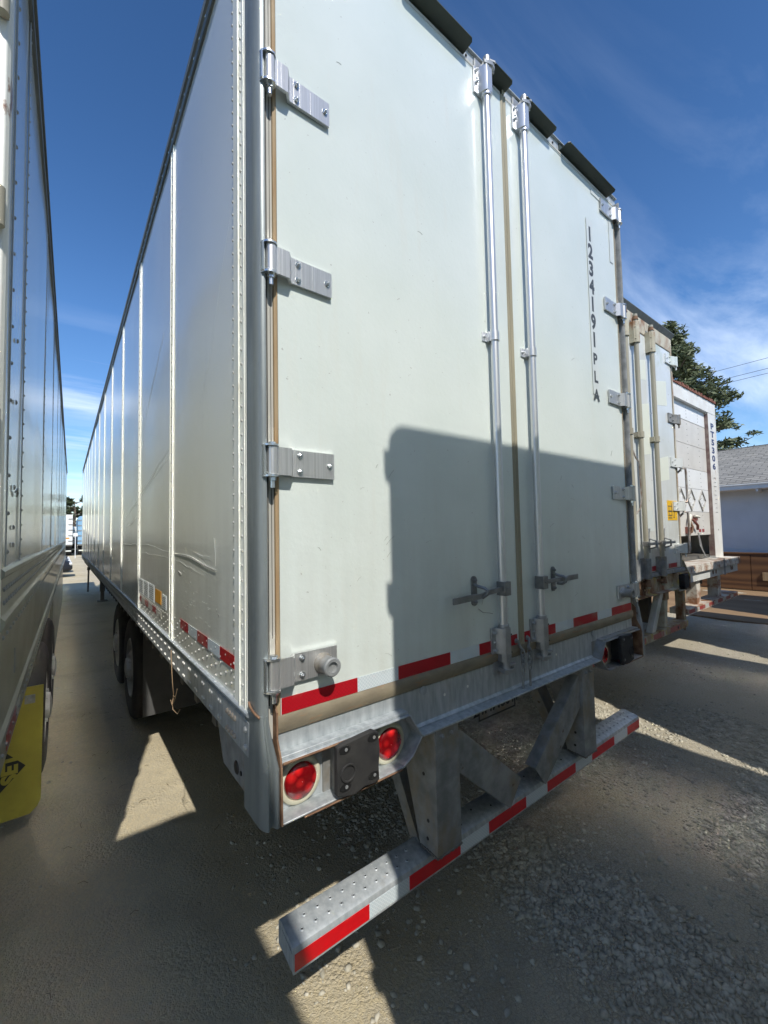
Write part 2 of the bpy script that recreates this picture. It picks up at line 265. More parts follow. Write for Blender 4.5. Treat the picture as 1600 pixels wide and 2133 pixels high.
# ------------------------------------------------------------------ mesh builder
class MB:
    def __init__(s): s.v = []; s.f = []; s.m = []; s.k = 0
    def add(s, vs, fs, k=0):
        o = len(s.v); s.v.extend([tuple(p) for p in vs]); s.f.extend([tuple(i+o for i in f) for f in fs]); s.m.extend([k]*len(fs)); return s
    def box(s, x0, x1, y0, y1, z0, z1, k=0):
        if x0 > x1: x0, x1 = x1, x0
        if y0 > y1: y0, y1 = y1, y0
        if z0 > z1: z0, z1 = z1, z0
        return s.add([(x0,y0,z0),(x1,y0,z0),(x1,y1,z0),(x0,y1,z0),(x0,y0,z1),(x1,y0,z1),(x1,y1,z1),(x0,y1,z1)],
                     [(0,3,2,1),(4,5,6,7),(0,1,5,4),(1,2,6,5),(2,3,7,6),(3,0,4,7)], k)
    def prism(s, pts, axis, a, b, k=0):
        """polygon pts (2-D) extruded along axis from a to b; other two axes keep order xyz"""
        n = len(pts)
        ar = sum(pts[i][0]*pts[(i+1)%n][1]-pts[(i+1)%n][0]*pts[i][1] for i in range(n))
        if axis == 1: ar = -ar
        if a > b: a, b = b, a
        if ar < 0: pts = pts[::-1]
        def P(p, t):
            return (t, p[0], p[1]) if axis == 0 else ((p[0], t, p[1]) if axis == 1 else (p[0], p[1], t))
        vs = [P(p, a) for p in pts]+[P(p, b) for p in pts]
        fs = [tuple(range(n))[::-1], tuple(range(n, 2*n))]+[(i, (i+1)%n, n+(i+1)%n, n+i) for i in range(n)]
        return s.add(vs, fs, k)
    def cyl(s, p, q, r, r2=None, n=16, k=0, cap=True):
        p = Vector(p); q = Vector(q); r2 = r if r2 is None else r2; d = (q-p).normalized()
        a = d.orthogonal().normalized(); b = d.cross(a)
        vs = [p+(a*math.cos(2*math.pi*i/n)+b*math.sin(2*math.pi*i/n))*r for i in range(n)]+[q+(a*math.cos(2*math.pi*i/n)+b*math.sin(2*math.pi*i/n))*r2 for i in range(n)]
        fs = [(i, (i+1)%n, n+(i+1)%n, n+i) for i in range(n)]
        if cap: fs += [tuple(range(n))[::-1], tuple(range(n, 2*n))]
        return s.add(vs, fs, k)
    def ring(s, c, d, prof, n=24, k=0):
        """revolve profile [(radius, offset along d)] about axis d through c"""
        c = Vector(c); d = Vector(d).normalized(); a = d.orthogonal().normalized(); b = d.cross(a); m = len(prof); vs = []
        for i in range(n):
            e = a*math.cos(2*math.pi*i/n)+b*math.sin(2*math.pi*i/n)
            for r, h in prof: vs.append(c+e*r+d*h)
        fs = [(i*m+j, ((i+1)%n)*m+j, ((i+1)%n)*m+j+1, i*m+j+1) for i in range(n) for j in range(m-1)]
        return s.add(vs, fs, k)
    def dome(s, c, d, r, h, n=8, k=0):
        return s.ring(c, d, [(r, 0), (r*.85, h*.6), (r*.45, h*.95), (r*.02, h)], n, k)
    def tube(s, pts, r, n=8, k=0):
        pts = [Vector(p) for p in pts]; L = len(pts); vs = []; a = None
        for i, p in enumerate(pts):
            d = ((pts[min(i+1, L-1)]-pts[max(i-1, 0)])).normalized()
            if a is None: a = d.orthogonal().normalized()
            a = (a-d*a.dot(d)).normalized(); b = d.cross(a)
            rr = r(i/(L-1)) if callable(r) else r
            for j in range(n): vs.append(p+(a*math.cos(2*math.pi*j/n)+b*math.sin(2*math.pi*j/n))*rr)
        fs = [(i*n+j, i*n+(j+1)%n, (i+1)*n+(j+1)%n, (i+1)*n+j) for i in range(L-1) for j in range(n)]
        fs += [tuple(range(n))[::-1], tuple(range((L-1)*n, L*n))]
        return s.add(vs, fs, k)
    def bolt(s, c, d, r=.011, h=.009, k=0):
        c = Vector(c); d = Vector(d).normalized()
        s.cyl(c, c+d*h*.25, r*1.25, n=12, k=k); s.cyl(c+d*h*.25, c+d*h, r*.95, r*.8, n=6, k=k)
        return s.dome(c+d*h, d, r*.55, h*.5, 6, k)
    def build(s, name, mats, parent=None, smooth=35, bevel=0):
        me = bpy.data.meshes.new(name); me.from_pydata(s.v, [], s.f); me.validate()
        for m in (mats if isinstance(mats, (list, tuple)) else [mats]): me.materials.append(m)
        if len(me.polygons) == len(s.m): me.polygons.foreach_set('material_index', s.m)
        if smooth:
            me.polygons.foreach_set('use_smooth', [True]*len(me.polygons)); me.set_sharp_from_angle(angle=R(smooth))
        o = bpy.data.objects.new(name, me); COL.objects.link(o)
        if parent: o.parent = parent
        if bevel:
            b = o.modifiers.new('bevel', 'BEVEL'); b.width = bevel; b.segments = 2; b.limit_method = 'ANGLE'; b.angle_limit = R(40)
        return o
def tag(o, label=None, cat=None, group=None, kind=None):
    if label: o['label'] = label
    if cat: o['category'] = cat
    if group: o['group'] = group
    if kind: o['kind'] = kind
    return o
def empty(name, loc, rz=0):
    o = bpy.data.objects.new(name, None); COL.objects.link(o); o.location = loc; o.rotation_euler = (0, 0, rz); o.empty_display_size = .3; return o
def kids(o): return [c for c in bpy.data.objects if c.parent == o]
def copy_tree(o, parent=None):
    c = o.copy(); COL.objects.link(c); c.parent = parent
    for ch in kids(o): copy_tree(ch, c)
    return c
def text_mb(txt, size, place, font_bold=.0, width=1.0):
    """lettering as real thin mesh; place(u, v) -> point for the flat glyph plane"""
    cu_ = bpy.data.curves.new('lettering', 'FONT'); cu_.body = txt; cu_.size = size; cu_.offset = font_bold; cu_.align_x = 'CENTER'
    cu_.resolution_u = 4
    ob = bpy.data.objects.new('lettering', cu_); COL.objects.link(ob)
    dg = bpy.context.evaluated_depsgraph_get(); me = bpy.data.meshes.new_from_object(ob.evaluated_get(dg))
    b = MB(); b.add([place(v.co.x*width, v.co.y) for v in me.vertices], [tuple(p.vertices) for p in me.polygons])
    bpy.data.objects.remove(ob); bpy.data.curves.remove(cu_); bpy.data.meshes.remove(me)
    return b
def smooth_noise(nx, ny, seed, cells):
    g = np.random.default_rng(seed).standard_normal((cells+3, cells+3))
    def s(u, v):
        iu = np.floor(u).astype(int); iv = np.floor(v).astype(int); fu = u-iu; fv = v-iv
        fu = fu*fu*(3-2*fu); fv = fv*fv*(3-2*fv); iu %= cells; iv %= cells
        return (g[iu, iv]*(1-fu)+g[iu+1, iv]*fu)*(1-fv)+(g[iu, iv+1]*(1-fu)+g[iu+1, iv+1]*fu)*fv
    return s(nx, ny)
# ------------------------------------------------------------------ shared trailer pieces
def tape(x0, x1, z0, z1, y, parent, start_red=True, seg=(.279, .183), axis='x', name='reflective_tape', mats=(m_red, m_wht), t=.0012, sign=-1):
    b = MB(); p = x0; red = start_red
    while p < x1-1e-4:
        q = min(p+(seg[0] if red else seg[1]), x1)
        if axis == 'x': b.box(p, q, y, y+sign*t, z0, z1, 0 if red else 1)
        else: b.box(y, y+sign*t, p, q, z0, z1, 0 if red else 1)
        p = q; red = not red
    return b.build(name, list(mats), parent, smooth=0)
def wheel(root, x, y, side, rad=.5, wd=.26, parts=True, rimmat=None):
    """tyre whose outer face is at x; side=-1 outer face looks to -x"""
    s = side; b = MB(); w_ = wd
    prof = [(rad*.57, w_*.04), (rad*.62, 0), (rad*.80, -.012), (rad*.93, .004), (rad*.985, .025), (rad, .05), (rad*.994, .07), (rad, .085), (rad*.994, w_*.5), (rad, w_-.085), (rad, w_-.05), (rad*.985, w_-.025), (rad*.93, w_-.004), (rad*.8, w_+.012), (rad*.6, w_)]
    b.ring((x, y, rad), (-s, 0, 0), prof, 40)
    t = b.build('tyre', m_tire, root, smooth=50)
    r = MB()
    r.ring((x, y, rad), (-s, 0, 0), [(rad*.58, .01), (rad*.55, .0), (rad*.50, .03), (rad*.40, .05), (rad*.33, .02), (rad*.27, .0), (rad*.20, .0), (rad*.19, -.03), (rad*.08, -.04), (.001, -.04)], 32)
    for i in range(8):
        a = 2*math.pi*i/8; r.cyl((x, y+math.cos(a)*rad*.235, rad+math.sin(a)*rad*.235), (x+s*.018, y+math.cos(a)*rad*.235, rad+math.sin(a)*rad*.235), .013, n=6)
    r.ring((x, y, rad), (-s, 0, 0), [(rad*.57, .02), (rad*.56, w_-.02)], 32)
    r.build('rim', rimmat or m_rim, root, smooth=40)
def rivet_line(b, p0, p1, step, d, r=.005, h=.0035, k=0, n=6, jit=0):
    p0 = Vector(p0); p1 = Vector(p1); L = (p1-p0).length; m = max(1, int(L/step))
    for i in range(m+1):
        b.dome(p0+(p1-p0)*(i/m), d, r, h, n, k)

# ------------------------------------------------------------------ main trailer
def main_trailer():
    T = empty('semi_trailer', (0, 0, 0))
    tag(T, 'large white semi trailer whose closed rear doors carry the number 1234191PLA', 'trailer')
    W, L, ZB, ZT = 2.61, 16.15, 1.262, 4.03
    # ---- side sheet, gently rippled
    ys = np.unique(np.concatenate([np.arange(.075, 5, .05), np.arange(5, L, .2), [L]])); zs = np.linspace(ZB, ZT, 46)
    Y, Z = np.meshgrid(ys, zs, indexing='ij')
    rip = smooth_noise(Y*2.2+5, Z*1.6+3, 3, 64)*.0011+smooth_noise(Y*.7+9, Z*.5, 4, 64)*.0018
    ph = np.clip(((Y-1.267)/1.256) % 1.0, 0, 1); rip = rip*np.sin(math.pi*ph)**.6
    # two long creases pressed into the sheet
    def crease(Yc0, Zc0, Yc1, Zc1, dep, wdt):
        dy, dz = Yc1-Yc0, Zc1-Zc0; ln = math.hypot(dy, dz); tt = ((Y-Yc0)*dy+(Z-Zc0)*dz)/ln; dd = ((Y-Yc0)*dz-(Z-Zc0)*dy)/ln
        return dep*np.exp(-(dd/wdt)**2)/(1+np.exp(-(tt)*20))/(1+np.exp((tt-ln)*20))
    rip = rip+crease(.42, 1.70, 3.4, 1.72, .0013, .035)+crease(1.6, 2.25, 5.2, 1.9, .0018, .05)
    g = MB(); ni, nj = Y.shape
    vs = [(float(rip[i, j]), float(Y[i, j]), float(Z[i, j])) for i in range(ni) for j in range(nj)]
    g.add(vs, [(i*nj+j, i*nj+j+1, (i+1)*nj+j+1, (i+1)*nj+j) for i in range(ni-1) for j in range(nj-1)])
    yy = .24; j = 0
    while yy < 9:
        for z in ((1.292, 1.334) if j % 2 else (1.312, 1.354)): g.dome((0, yy, z), (-1, 0, 0), .0055, .0042, 6, 1)
        if 1.3 < yy < 2.6: g.dome((0, yy+.02, 1.382), (-1, 0, 0), .0055, .0042, 6, 1)
        if yy < 1.2: g.dome((0, yy, 1.375+.02*(j % 2)), (-1, 0, 0), .0055, .0042, 6, 1)
        yy += .062; j += 1
    side = g.build('side_panel', [m_side, m_rivet], T, smooth=60)
    g = MB(); g.box(.012, .03, .08, L, ZB, ZT); g.build('inner_lining', m_under, side, smooth=0)
    g = MB(); g.box(W-.03, W, .08, L, ZB, ZT); g.build('side_panel', m_side, T, smooth=0)
    g = MB(); g.box(.03, W-.03, L-.03, L, ZB-.15, ZT+.02); g.build('front_wall', m_side, T, smooth=0)
    # ---- seam posts with rivets
    y = 1.262
    while y < L-.5:
        hw = .034; g = MB()
        g.box(-.0035, .001, y-hw, y+hw, ZB+.008, ZT, 0)
        g.box(-.0065, -.0035, y-hw, y-hw+.007, ZB+.008, ZT, 0); g.box(-.0065, -.0035, y+hw-.007, y+hw, ZB+.008, ZT, 0)
        st = .05 if y < 6 else .1
        rivet_line(g, (-.0035, y-.002, ZB+.04), (-.0035, y-.002, ZT-.03), st, (-1, 0, 0), .0055, .004, 1, 6 if y < 4 else 5)
        if y < 6: rivet_line(g, (0, y+.055, ZB+.05), (0, y+.055, ZT-.03), st, (-1, 0, 0), .005, .0035, 1, 6)
        y += 1.256
        g.build('seam_strip', [m_trim, m_rivet], side, smooth=40)
    g = MB()
    g.box(-.004, .001, .075, .105, ZB+.008, ZT, 0); g.box(-.009, -.004, .135, .143, ZB+.008, ZT, 0); g.box(-.003, .001, .105, .2, ZB+.008, ZT, 0); g.box(-.006, -.003, .088, .092, ZB+.008, ZT, 0)
    rivet_line(g, (-.003, .118, ZB+.03), (-.003, .118, ZT-.03), .047, (-1, 0, 0), .0055, .0042, 1)
    rivet_line(g, (-.001, .208, ZB+.03), (-.001, .208, ZT-.03), .047, (-1, 0, 0), .0055, .0042, 1)
    g.build('rear_edge_strip', [m_trim, m_rivet], side, smooth=40)
    # ---- creases, scratches, scuffs on the sheet
    g = MB()
    def scratch(pts, r): g.tube([(-.0012, a, b) for a, b in pts], lambda t: .36*r*(1-.6*abs(2*t-1)), 5)
    def wob(y0, z0, y1, z1, n, am, sd):
        q = random.Random(sd); return [(y0+(y1-y0)*i/n, z0+(z1-z0)*i/n+q.uniform(-am, am)) for i in range(n+1)]
    scratch([(.425, 1.688), (.55, 1.694), (.66, 1.706), (.80, 1.722), (.95, 1.73), (1.2, 1.728)], .0032)
    scratch([(1.3, 1.733), (1.5, 1.735), (1.8, 1.755), (2.1, 1.765), (2.45, 1.76)], .0036)
    scratch(wob(2.6, 1.76, 3.9, 1.745, 9, .01, 1), .004)
    scratch(wob(.5, 1.73, .78, 1.745, 5, .003, 2), .0016); scratch(wob(1.32, 1.70, 2.4, 1.705, 9, .006, 3), .002)
    scratch(wob(.6, 1.655, 1.2, 1.70, 8, .004, 9), .0012)
    scratch([(.43, 1.70), (.432, 1.75), (.44, 1.79), (.45, 1.81)], .0014)
    scratch(wob(1.35, 2.32, 3.1, 2.05, 11, .012, 4), .0028); scratch(wob(1.35, 2.26, 3.6, 1.98, 11, .014, 5), .003); scratch(wob(2.6, 1.98, 3.5, 1.9, 8, .01, 6), .003)
    scratch([(.215, 3.0), (.32, 2.86), (.5, 2.55), (.62, 2.44)], .0009); scratch(wob(1.5, 3.05, 2.4, 2.62, 6, .01, 8), .0022)
    for i in range(16):
        yy, z0 = rng.uniform(.5, 1.05), rng.uniform(1.45, 1.6); scratch([(yy, z0), (yy-rng.uniform(.02, .07), z0-.002)], .0012)
    g.build('bright_scratches', m_crease, side, smooth=60)
    g = MB()
    for i in range(9):
        yy, z0 = rng.uniform(.3, 1.1), rng.uniform(1.42, 1.66); g.cyl((0, yy, z0), (-.001, yy, z0), rng.uniform(.002, .005), n=7)
    scratch2 = lambda pts, r: g.tube([(-.001, a, b) for a, b in pts], r, 4)
    scratch2([(.43, 1.682), (.6, 1.694), (.85, 1.716), (1.2, 1.722)], .0016); scratch2([(1.02, 1.63), (1.08, 1.64)], .004)
    g.build('dark_scuffs', m_scuff, side, smooth=60)
    tape(.205, 1.03, 1.366, 1.411, -.0015, T, True, (.165, .165), 'y')
    # labels
    for a, b_, c_, d_ in ((1.80, 2.03, 1.395, 1.505), (2.04, 2.26, 1.395, 1.505), (2.27, 2.50, 1.395, 1.505), (1.40, 1.52, 1.40, 1.48)):
        g = MB(); g.box(-.0025, -.001, a, b_, c_, d_); g.build('paper_label', m_paper, side, smooth=0)
    for a in (1.80, 2.04, 2.27):
        g = MB()
        for kk in range(7): g.box(-.0032, -.0025, a+.02, a+.2-.03*(kk % 3), 1.408+kk*.013, 1.411+kk*.013)
        g.build('printed_lines', m_txt, side, smooth=0)
    g = MB()
    for kk in range(6): g.box(-.0032, -.0025, 1.41, 1.51, 1.41+kk*.011, 1.413+kk*.011)
    g.build('printed_lines', m_txt, side, smooth=0)
    g = MB(); g.box(-.0025, -.001, 1.56, 1.76, 1.41, 1.49); g.build('orange_label', m_orange, side, smooth=0)
    tape(1.56, 2.45, 1.335, 1.372, -.0012, side, False, (.15, .16), 'y', 'faded_tape', (m_redo, m_whto))
    # ---- top rail
    g = MB(); g.prism([(.02, 4.015), (-.010, 4.012), (-.014, 4.03), (-.006, 4.035), (-.006, 4.075), (-.016, 4.08), (-.016, 4.118), (0, 4.135), (.02, 4.135)], 1, .03, L, 0)
    rivet_line(g, (-.006, .15, 4.048), (-.006, 9, 4.048), .1, (-1, 0, 0), .006, .004, 1, 5); rivet_line(g, (-.006, .15, 4.063), (-.006, 9, 4.063), .1, (-1, 0, 0), .006, .004, 1, 5)
    g.build('top_rail', [m_rail, m_zinc], T, smooth=30)
    g = MB(); g.box(W-.02, W+.012, .03, L, 4.0, 4.13); g.build('top_rail', m_rail, T, smooth=0)
    g = MB(); g.box(.02, W-.02, .03, L, 4.10, 4.128); g.build('roof', m_side, T, smooth=0)
    # ---- bottom rails
    g = MB(); g.prism([(.05, 1.272), (-.003, 1.272), (-.013, 1.268), (-.013, 1.262), (.004, 1.248), (.004, 1.243), (-.006, 1.240), (-.006, 1.137), (.05, 1.133)], 1, .06, L, 0)
    yy = .36
    while yy < 14:
        for z in (1.218, 1.160):
            for e in (-.012, .012): g.dome((-.006, yy+e, z), (-1, 0, 0), .0075, .006, 7, 1)
        yy += .115
    for i in range(4):
        for z in (1.214, 1.158): g.dome((-.006, .185+.026*i, z), (-1, 0, 0), .010, .009, 8, 2)
    for z in (1.213, 1.160): g.dome((-.006, .085, z), (-1, 0, 0), .010, .009, 8, 1)
    g.build('bottom_rail', [m_galv, m_rivet, mat('rust_tinged_bolt', (.38, .32, .25), rough=.6)], T, smooth=35)
    g = MB(); g.box(W-.05, W+.006, .06, L, 1.133, 1.27); g.build('bottom_rail', m_galv, T, smooth=0)
    # ---- corner posts
    up = [(.0, .078), (-.004, .07), (-.004, .012), (-.0032, -.002), (.0, -.015), (.006, -.025), (.013, -.030), (.0215, -.030), (.0245, -.026), (.0255, .0), (.0255, .078)]
    lo = [(-.006, .10), (-.006, 0), (-.005, -.022), (-.002, -.038), (.004, -.052), (.010, -.057), (.015, -.052), (.019, -.044), (.0235, -.042), (.028, -.047), (.032, -.056), (.037, -.060), (.042, -.058), (.046, -.05), (.047, .0), (.047, .10)]
    def mir(p): return [(W-x, y) for x, y in p]
    for s in (0, 1):
        f = (lambda p: p) if s == 0 else mir
        g = MB(); g.prism(f(up), 2, 1.13, 4.09, 0)
        n_ = len(lo); g.prism(f(lo), 2, .972, 1.135, 0)
        # shoulder between the wide foot and the slim post
        mid = [(x*.75+up[min(i, len(up)-1)][0]*.25, y) for i, (x, y) in enumerate(lo)]
        top = [(x*.45, y*.55 if y < 0 else y) for x, y in lo]
        vs = [(x, y, 1.135) for x, y in f(lo)]+[(x, y, 1.225) for x, y in f([(a*.62, b_*.72 if b_ < 0 else b_) for a, b_ in lo])]+[(x, y, 1.285) for x, y in f(top)]
        fs = [(r*n_+i, r*n_+(i+1) % n_, (r+1)*n_+(i+1) % n_, (r+1)*n_+i) for r in (0, 1) for i in range(n_)]+[tuple(range(2*n_, 3*n_))]
        if s: fs = [q[::-1] for q in fs]
        g.add(vs, fs, 0)
        P = g.build('corner_post', m_post if s == 0 else m_galvd, T, smooth=50)
        g = MB(); pl = [(-.060, .972), (-.060, 1.135), (-.052, 1.165), (-.030, 1.205), (-.029, 1.285), (.0, 1.315), (.0, .972)]
        g.prism(pl, 0, (.047 if s == 0 else W-.053), (.053 if s == 0 else W-.047), 0); g.build('rusty_edge', m_rust, P, smooth=30, bevel=.0012)
        g = MB(); x0, x1 = ((.0255, .0565) if s == 0 else (W-.0565, W-.0255))
        g.box(x0, x1, .0, .03, 1.20, 4.07); g.box(x0+.010, x0+.0125, -.002, .0, 1.3, 4.07, 1); g.box(x0+.022, x0+.0232, -.002, .0, 1.5, 4.07, 1)
        g.build('door_jamb', [m_rec, m_blk], P, smooth=0)
        if s == 0:
            g = MB(); g.prism([(.41, 1.134), (.335, 1.008), (.10, 1.008), (.10, 1.134)], 0, .0, .006, 0)
            g.build('side_gusset', m_galvd, P, smooth=0)
            g = MB(); g.ring((-.0002, .19, 1.052), (-1, 0, 0), [(.022, 0), (.018, .004), (.001, .004)], 18, 0); g.cyl((-.001, .145, 1.052), (-.003, .145, 1.052), .008, n=12)
            g.build('marker_socket', m_blk, P, smooth=50)
            g = MB(); g.tube([(-.006, .055, 1.305), (-.010, .035, 1.300), (-.010, .015, 1.294), (-.007, -.005, 1.287), (-.001, -.022, 1.281)], .0038, 8)
            g.tube([(-.006, .05, 1.300), (-.009, .02, 1.293), (-.003, -.015, 1.281)], .003, 8); g.build('rust_weld', m_rust, P, smooth=60)
    # ---- header with rain visors
    g = MB(); g.box(.0, W, .002, .05, 4.078, 4.145, 0); g.box(.0, W, -.012, .002, 4.135, 4.14, 0)
    for i in range(12): g.cyl((.28+i*.19, .001, 4.10), (.28+i*.19, -.003, 4.10), .006, n=8, k=1)
    H_ = g.build('rear_header', [m_galv, m_blk], T, smooth=0)
    for a, b_ in ((.10, .44), (.62, 1.017), (1.17, 1.325), (1.435, 1.738), (1.866, 2.47)):
        g = MB(); vs = [(a, .0, 4.083), (b_, .0, 4.083), (b_, -.058, 4.092), (b_-.012, -.068, 4.094), (a+.012, -.068, 4.094), (a, -.058, 4.092)]
        vs += [(x, y, z+.004) for x, y, z in vs]
        g.add(vs, [(0, 1, 2, 3, 4, 5)[::-1], (6, 7, 8, 9, 10, 11), (0, 1, 7, 6), (1, 2, 8, 7), (2, 3, 9, 8), (3, 4, 10, 9), (4, 5, 11, 10), (5, 0, 6, 11)])
        g.prism([(a, 4.083), (b_, 4.083), (b_, 4.13), (a, 4.13)], 1, -.004, .002, 0)
        g.build('rain_visor', m_dark, H_, smooth=0)
    # ---- doors
    ZD0, ZD1 = 1.266, 4.055
    for s, (x0, x1) in enumerate(((.0705, 1.288), (1.333, 2.5395))):
        g = MB(); xs = np.linspace(x0, x1, 25); zz_ = np.linspace(ZD0, ZD1, 57); X, Zd = np.meshgrid(xs, zz_, indexing='ij')
        dy = smooth_noise(X*1.6+2+s*7, Zd*1.3+1, 21+s, 40)*.0008; nx_, nz_ = X.shape
        g.add([(float(X[i, j]), -.006+float(dy[i, j]), float(Zd[i, j])) for i in range(nx_) for j in range(nz_)], [(i*nz_+j, (i+1)*nz_+j, (i+1)*nz_+j+1, i*nz_+j+1) for i in range(nx_-1) for j in range(nz_-1)])
        g.box(x0, x1, .0, .03, ZD0, ZD1)
        for (a, b_, c, d) in ((x0, x0+.004, ZD0, ZD1), (x1-.004, x1, ZD0, ZD1), (x0+.004, x1-.004, ZD0, ZD0+.004), (x0+.004, x1-.004, ZD1-.004, ZD1)): g.box(a, b_, -.0075, -.0, c, d)
        dr = random.Random(60+s)
        for i in range(14):
            x_, z_ = dr.uniform(x0+.1, x1-.1), dr.uniform(1.36, 2.1) if i < 12 else dr.uniform(2, 3.8); l_, a_ = dr.uniform(.012, .05), dr.uniform(-1.2, 1.2)
            g.tube([(x_, -.0072, z_), (x_+l_*.5*math.cos(a_), -.0074, z_+l_*.5*math.sin(a_)+.003), (x_+l_*math.cos(a_), -.0072, z_+l_*math.sin(a_))], dr.uniform(.0003, .0007), 4, 1)
        if s == 0: g.tube([(1.0, -.0072, 1.47), (1.03, -.0074, 1.45), (1.07, -.0074, 1.443), (1.10, -.0072, 1.435)], .0013, 5, 1)
        Dr = g.build('rear_door', [m_door, m_scuff], T, smooth=60)
        # gasket on the hinge side, top and bottom
        g = MB(); xa, xb = (.0568, .0700) if s == 0 else (2.540, 2.5532)
        g.box(xa, xb, -.009, .02, ZD0-.01, ZD1+.01, 0); g.build('door_gasket', m_gasket if s == 0 else m_seal, Dr, smooth=0, bevel=.003)
        g = MB(); g.box(x0, x1, -.010, .02, ZD1+.001, ZD1+.016, 0); g.build('top_gasket', m_rec, Dr, smooth=0, bevel=.003)
        tape(x0+.002, x1-.01 if s == 0 else x1, ZD0+.001, ZD0+.050, -.0078, Dr, True)
        # hinges
        sg = 1 if s == 0 else -1; X0 = 0 if s == 0 else W
        def hx(v): return X0+sg*v
        for hi, hz in enumerate((3.975, 3.298, 2.676, 2.043, 1.402)):
            g = MB(); h = .043
            g.cyl((hx(.038), -.034, hz-h), (hx(.038), -.034, hz+h), .0155, n=20)
            pl = [(hx(.038), -.050), (hx(.046), -.0495), (hx(.054), -.042), (hx(.098), -.042), (hx(.113), -.020), (hx(.264), -.020), (hx(.264), -.010), (hx(.108), -.010), (hx(.094), -.033), (hx(.05), -.033)]
            g.prism(pl, 2, hz-h, hz+h)
            for q in (.062, .074, .128, .15, .19): g.box(hx(q), hx(q+.0012), (-.0425 if q < .1 else -.0205), (-.04 if q < .1 else -.018), hz-h, hz+h)
            g.build('hinge_strap', m_alu, Dr, smooth=35)
            g = MB()
            for zz2 in (hz-h-.007, hz+h+.001): g.prism([(hx(.008), .0), (hx(.008), -.03), (hx(.018), -.047), (hx(.030), -.054), (hx(.048), -.053), (hx(.056), -.044), (hx(.056), .0)], 2, zz2, zz2+.006)
            g.box(hx(.008), hx(.0125), -.042, 0, hz-h-.003, hz+h+.003); g.cyl((hx(.038), -.034, hz-h-.002), (hx(.038), -.034, hz+h+.008), .009, n=8)
            g.cyl((hx(.038), -.034, hz+h+.007), (hx(.038), -.034, hz+h+.014), .011, n=6)
            g.cyl((hx(.038), -.034, hz-h-.018), (hx(.038), -.034, hz-h-.007), .012, n=6); g.cyl((hx(.038), -.034, hz-h-.04), (hx(.038), -.034, hz-h-.018), .0075, n=12)
            g.build('hinge_bracket', m_zinc, Dr, smooth=35)
            for q, dz in ((.137, .026), (.137, -.026), (.246, 0)): g = MB(); g.bolt((hx(q), -.020, hz+dz), (0, -1, 0), .0085, .008); g.build('hinge_bolt', m_zinc, Dr, smooth=35)
            if hi == 4:
                g = MB(); c = hx(.212)
                g.ring((c, -.020, hz-.004), (0, -1, 0), [(.034, 0), (.032, .008), (.028, .012), (.027, .048), (.030, .052), (.030, .060), (.026, .064), (.017, .064), (.015, .055), (.001, .055)], 24)
                g.build('door_stop', m_galvd, Dr, smooth=40)
        # lock rod
        xr = 1.137 if s == 0 else 1.443; yr = -.037
        g = MB(); g.cyl((xr, yr, 1.26), (xr, yr, 4.06), .0185, n=24)
        g.build('lock_rod', m_rod, Dr, smooth=40)
        g = MB()
        for zc in (2.728,):
            g.ring((xr, yr, zc-.022), (0, 0, 1), [(.0185, 0), (.0235, 0), (.0235, .044), (.0185, .044)], 24); g.box(xr-.055, xr-.02, -.012, -.006, zc-.022, zc+.022); g.box(xr-.028, xr+.02, -.03, -.006, zc-.022, zc+.022)
            g.bolt((xr-.042, -.012, zc), (0, -1, 0), .008, .008)
        g.build('rod_bracket', m_rod, Dr, smooth=35, bevel=.0012)
        # top and bottom guards: folded plate round the rod, collar and cam
        for z0, z1, up_ in ((3.930, 4.060, 1), (1.222, 1.372, 0)):
            g = MB(); ml = m_rod if up_ else m_guard
            g.prism([(xr-.062, -.008), (xr-.062, -.016), (xr-.036, -.018), (xr-.028, -.048), (xr-.018, -.060), (xr+.016, -.062), (xr+.026, -.054), (xr+.029, -.040), (xr+.029, -.008)], 2, z0+(.0 if up_ else .035), z1)
            if not up_: g.prism([(xr-.030, -.044), (xr-.018, -.060), (xr+.016, -.062), (xr+.026, -.054), (xr+.029, -.040), (xr+.029, -.010), (xr-.02, -.010)], 2, z0, z0+.035)
            zc0 = z0-.014 if up_ else z1
            g.ring((xr, yr, zc0), (0, 0, 1), [(.0185, 0), (.024, 0), (.025, .004), (.024, .014), (.0185, .014)], 24)
            for q in (.05, z1-z0-.022): g.bolt((xr-.048, -.017, z0+q), (0, -1, 0), .009, .011)
            g.dome((xr-.042, -.016, (z0+z1)/2+.01), (0, -1, 0), .008, .008, 8)
            for q in (.04, (z1-z0)-.03): g.cyl((xr+.020, -.057, z0+q), (xr+.024, -.062, z0+q), .0035, n=8, k=1)
            g.build('rod_guard', [ml, m_blk], Dr, smooth=35, bevel=.0012)
            zc = z1+.022 if up_ else z0-.026
            g = MB(); g.cyl((xr, yr-.008, zc-.030), (xr, yr-.008, zc+.030), .017, n=16)
            g.prism([(xr-.030, yr-.020), (xr+.012, yr-.034), (xr+.040, yr-.026), (xr+.034, yr-.004), (xr+.014, yr+.028), (xr-.016, yr+.028)], 2, zc-.022, zc-.004)
            g.prism([(xr-.014, yr-.018), (xr+.036, yr-.034), (xr+.044, yr-.016), (xr+.018, yr+.01)], 2, zc+.006, zc+.016)
            g.box(xr-.045, xr+.050, -.010, -.001, zc-.034, zc+.034)
            g.prism([(xr+.030, -.001), (xr+.030, -.040), (xr+.042, -.056), (xr+.052, -.050), (xr+.050, -.001)], 2, zc-.020, zc+.006)
            g.build('rod_cam', m_guard, Dr, smooth=35, bevel=.0012)
        # handle with its keeper
        sgn = -1 if s == 0 else 1; zh = 1.552; tip = -.335 if s == 0 else .355
        g = MB(); g.box(xr-.022, xr+.022, -.068, -.020, zh-.033, zh+.030)
        g.cyl((xr, -.072, zh), (xr, -.066, zh), .006, n=8)
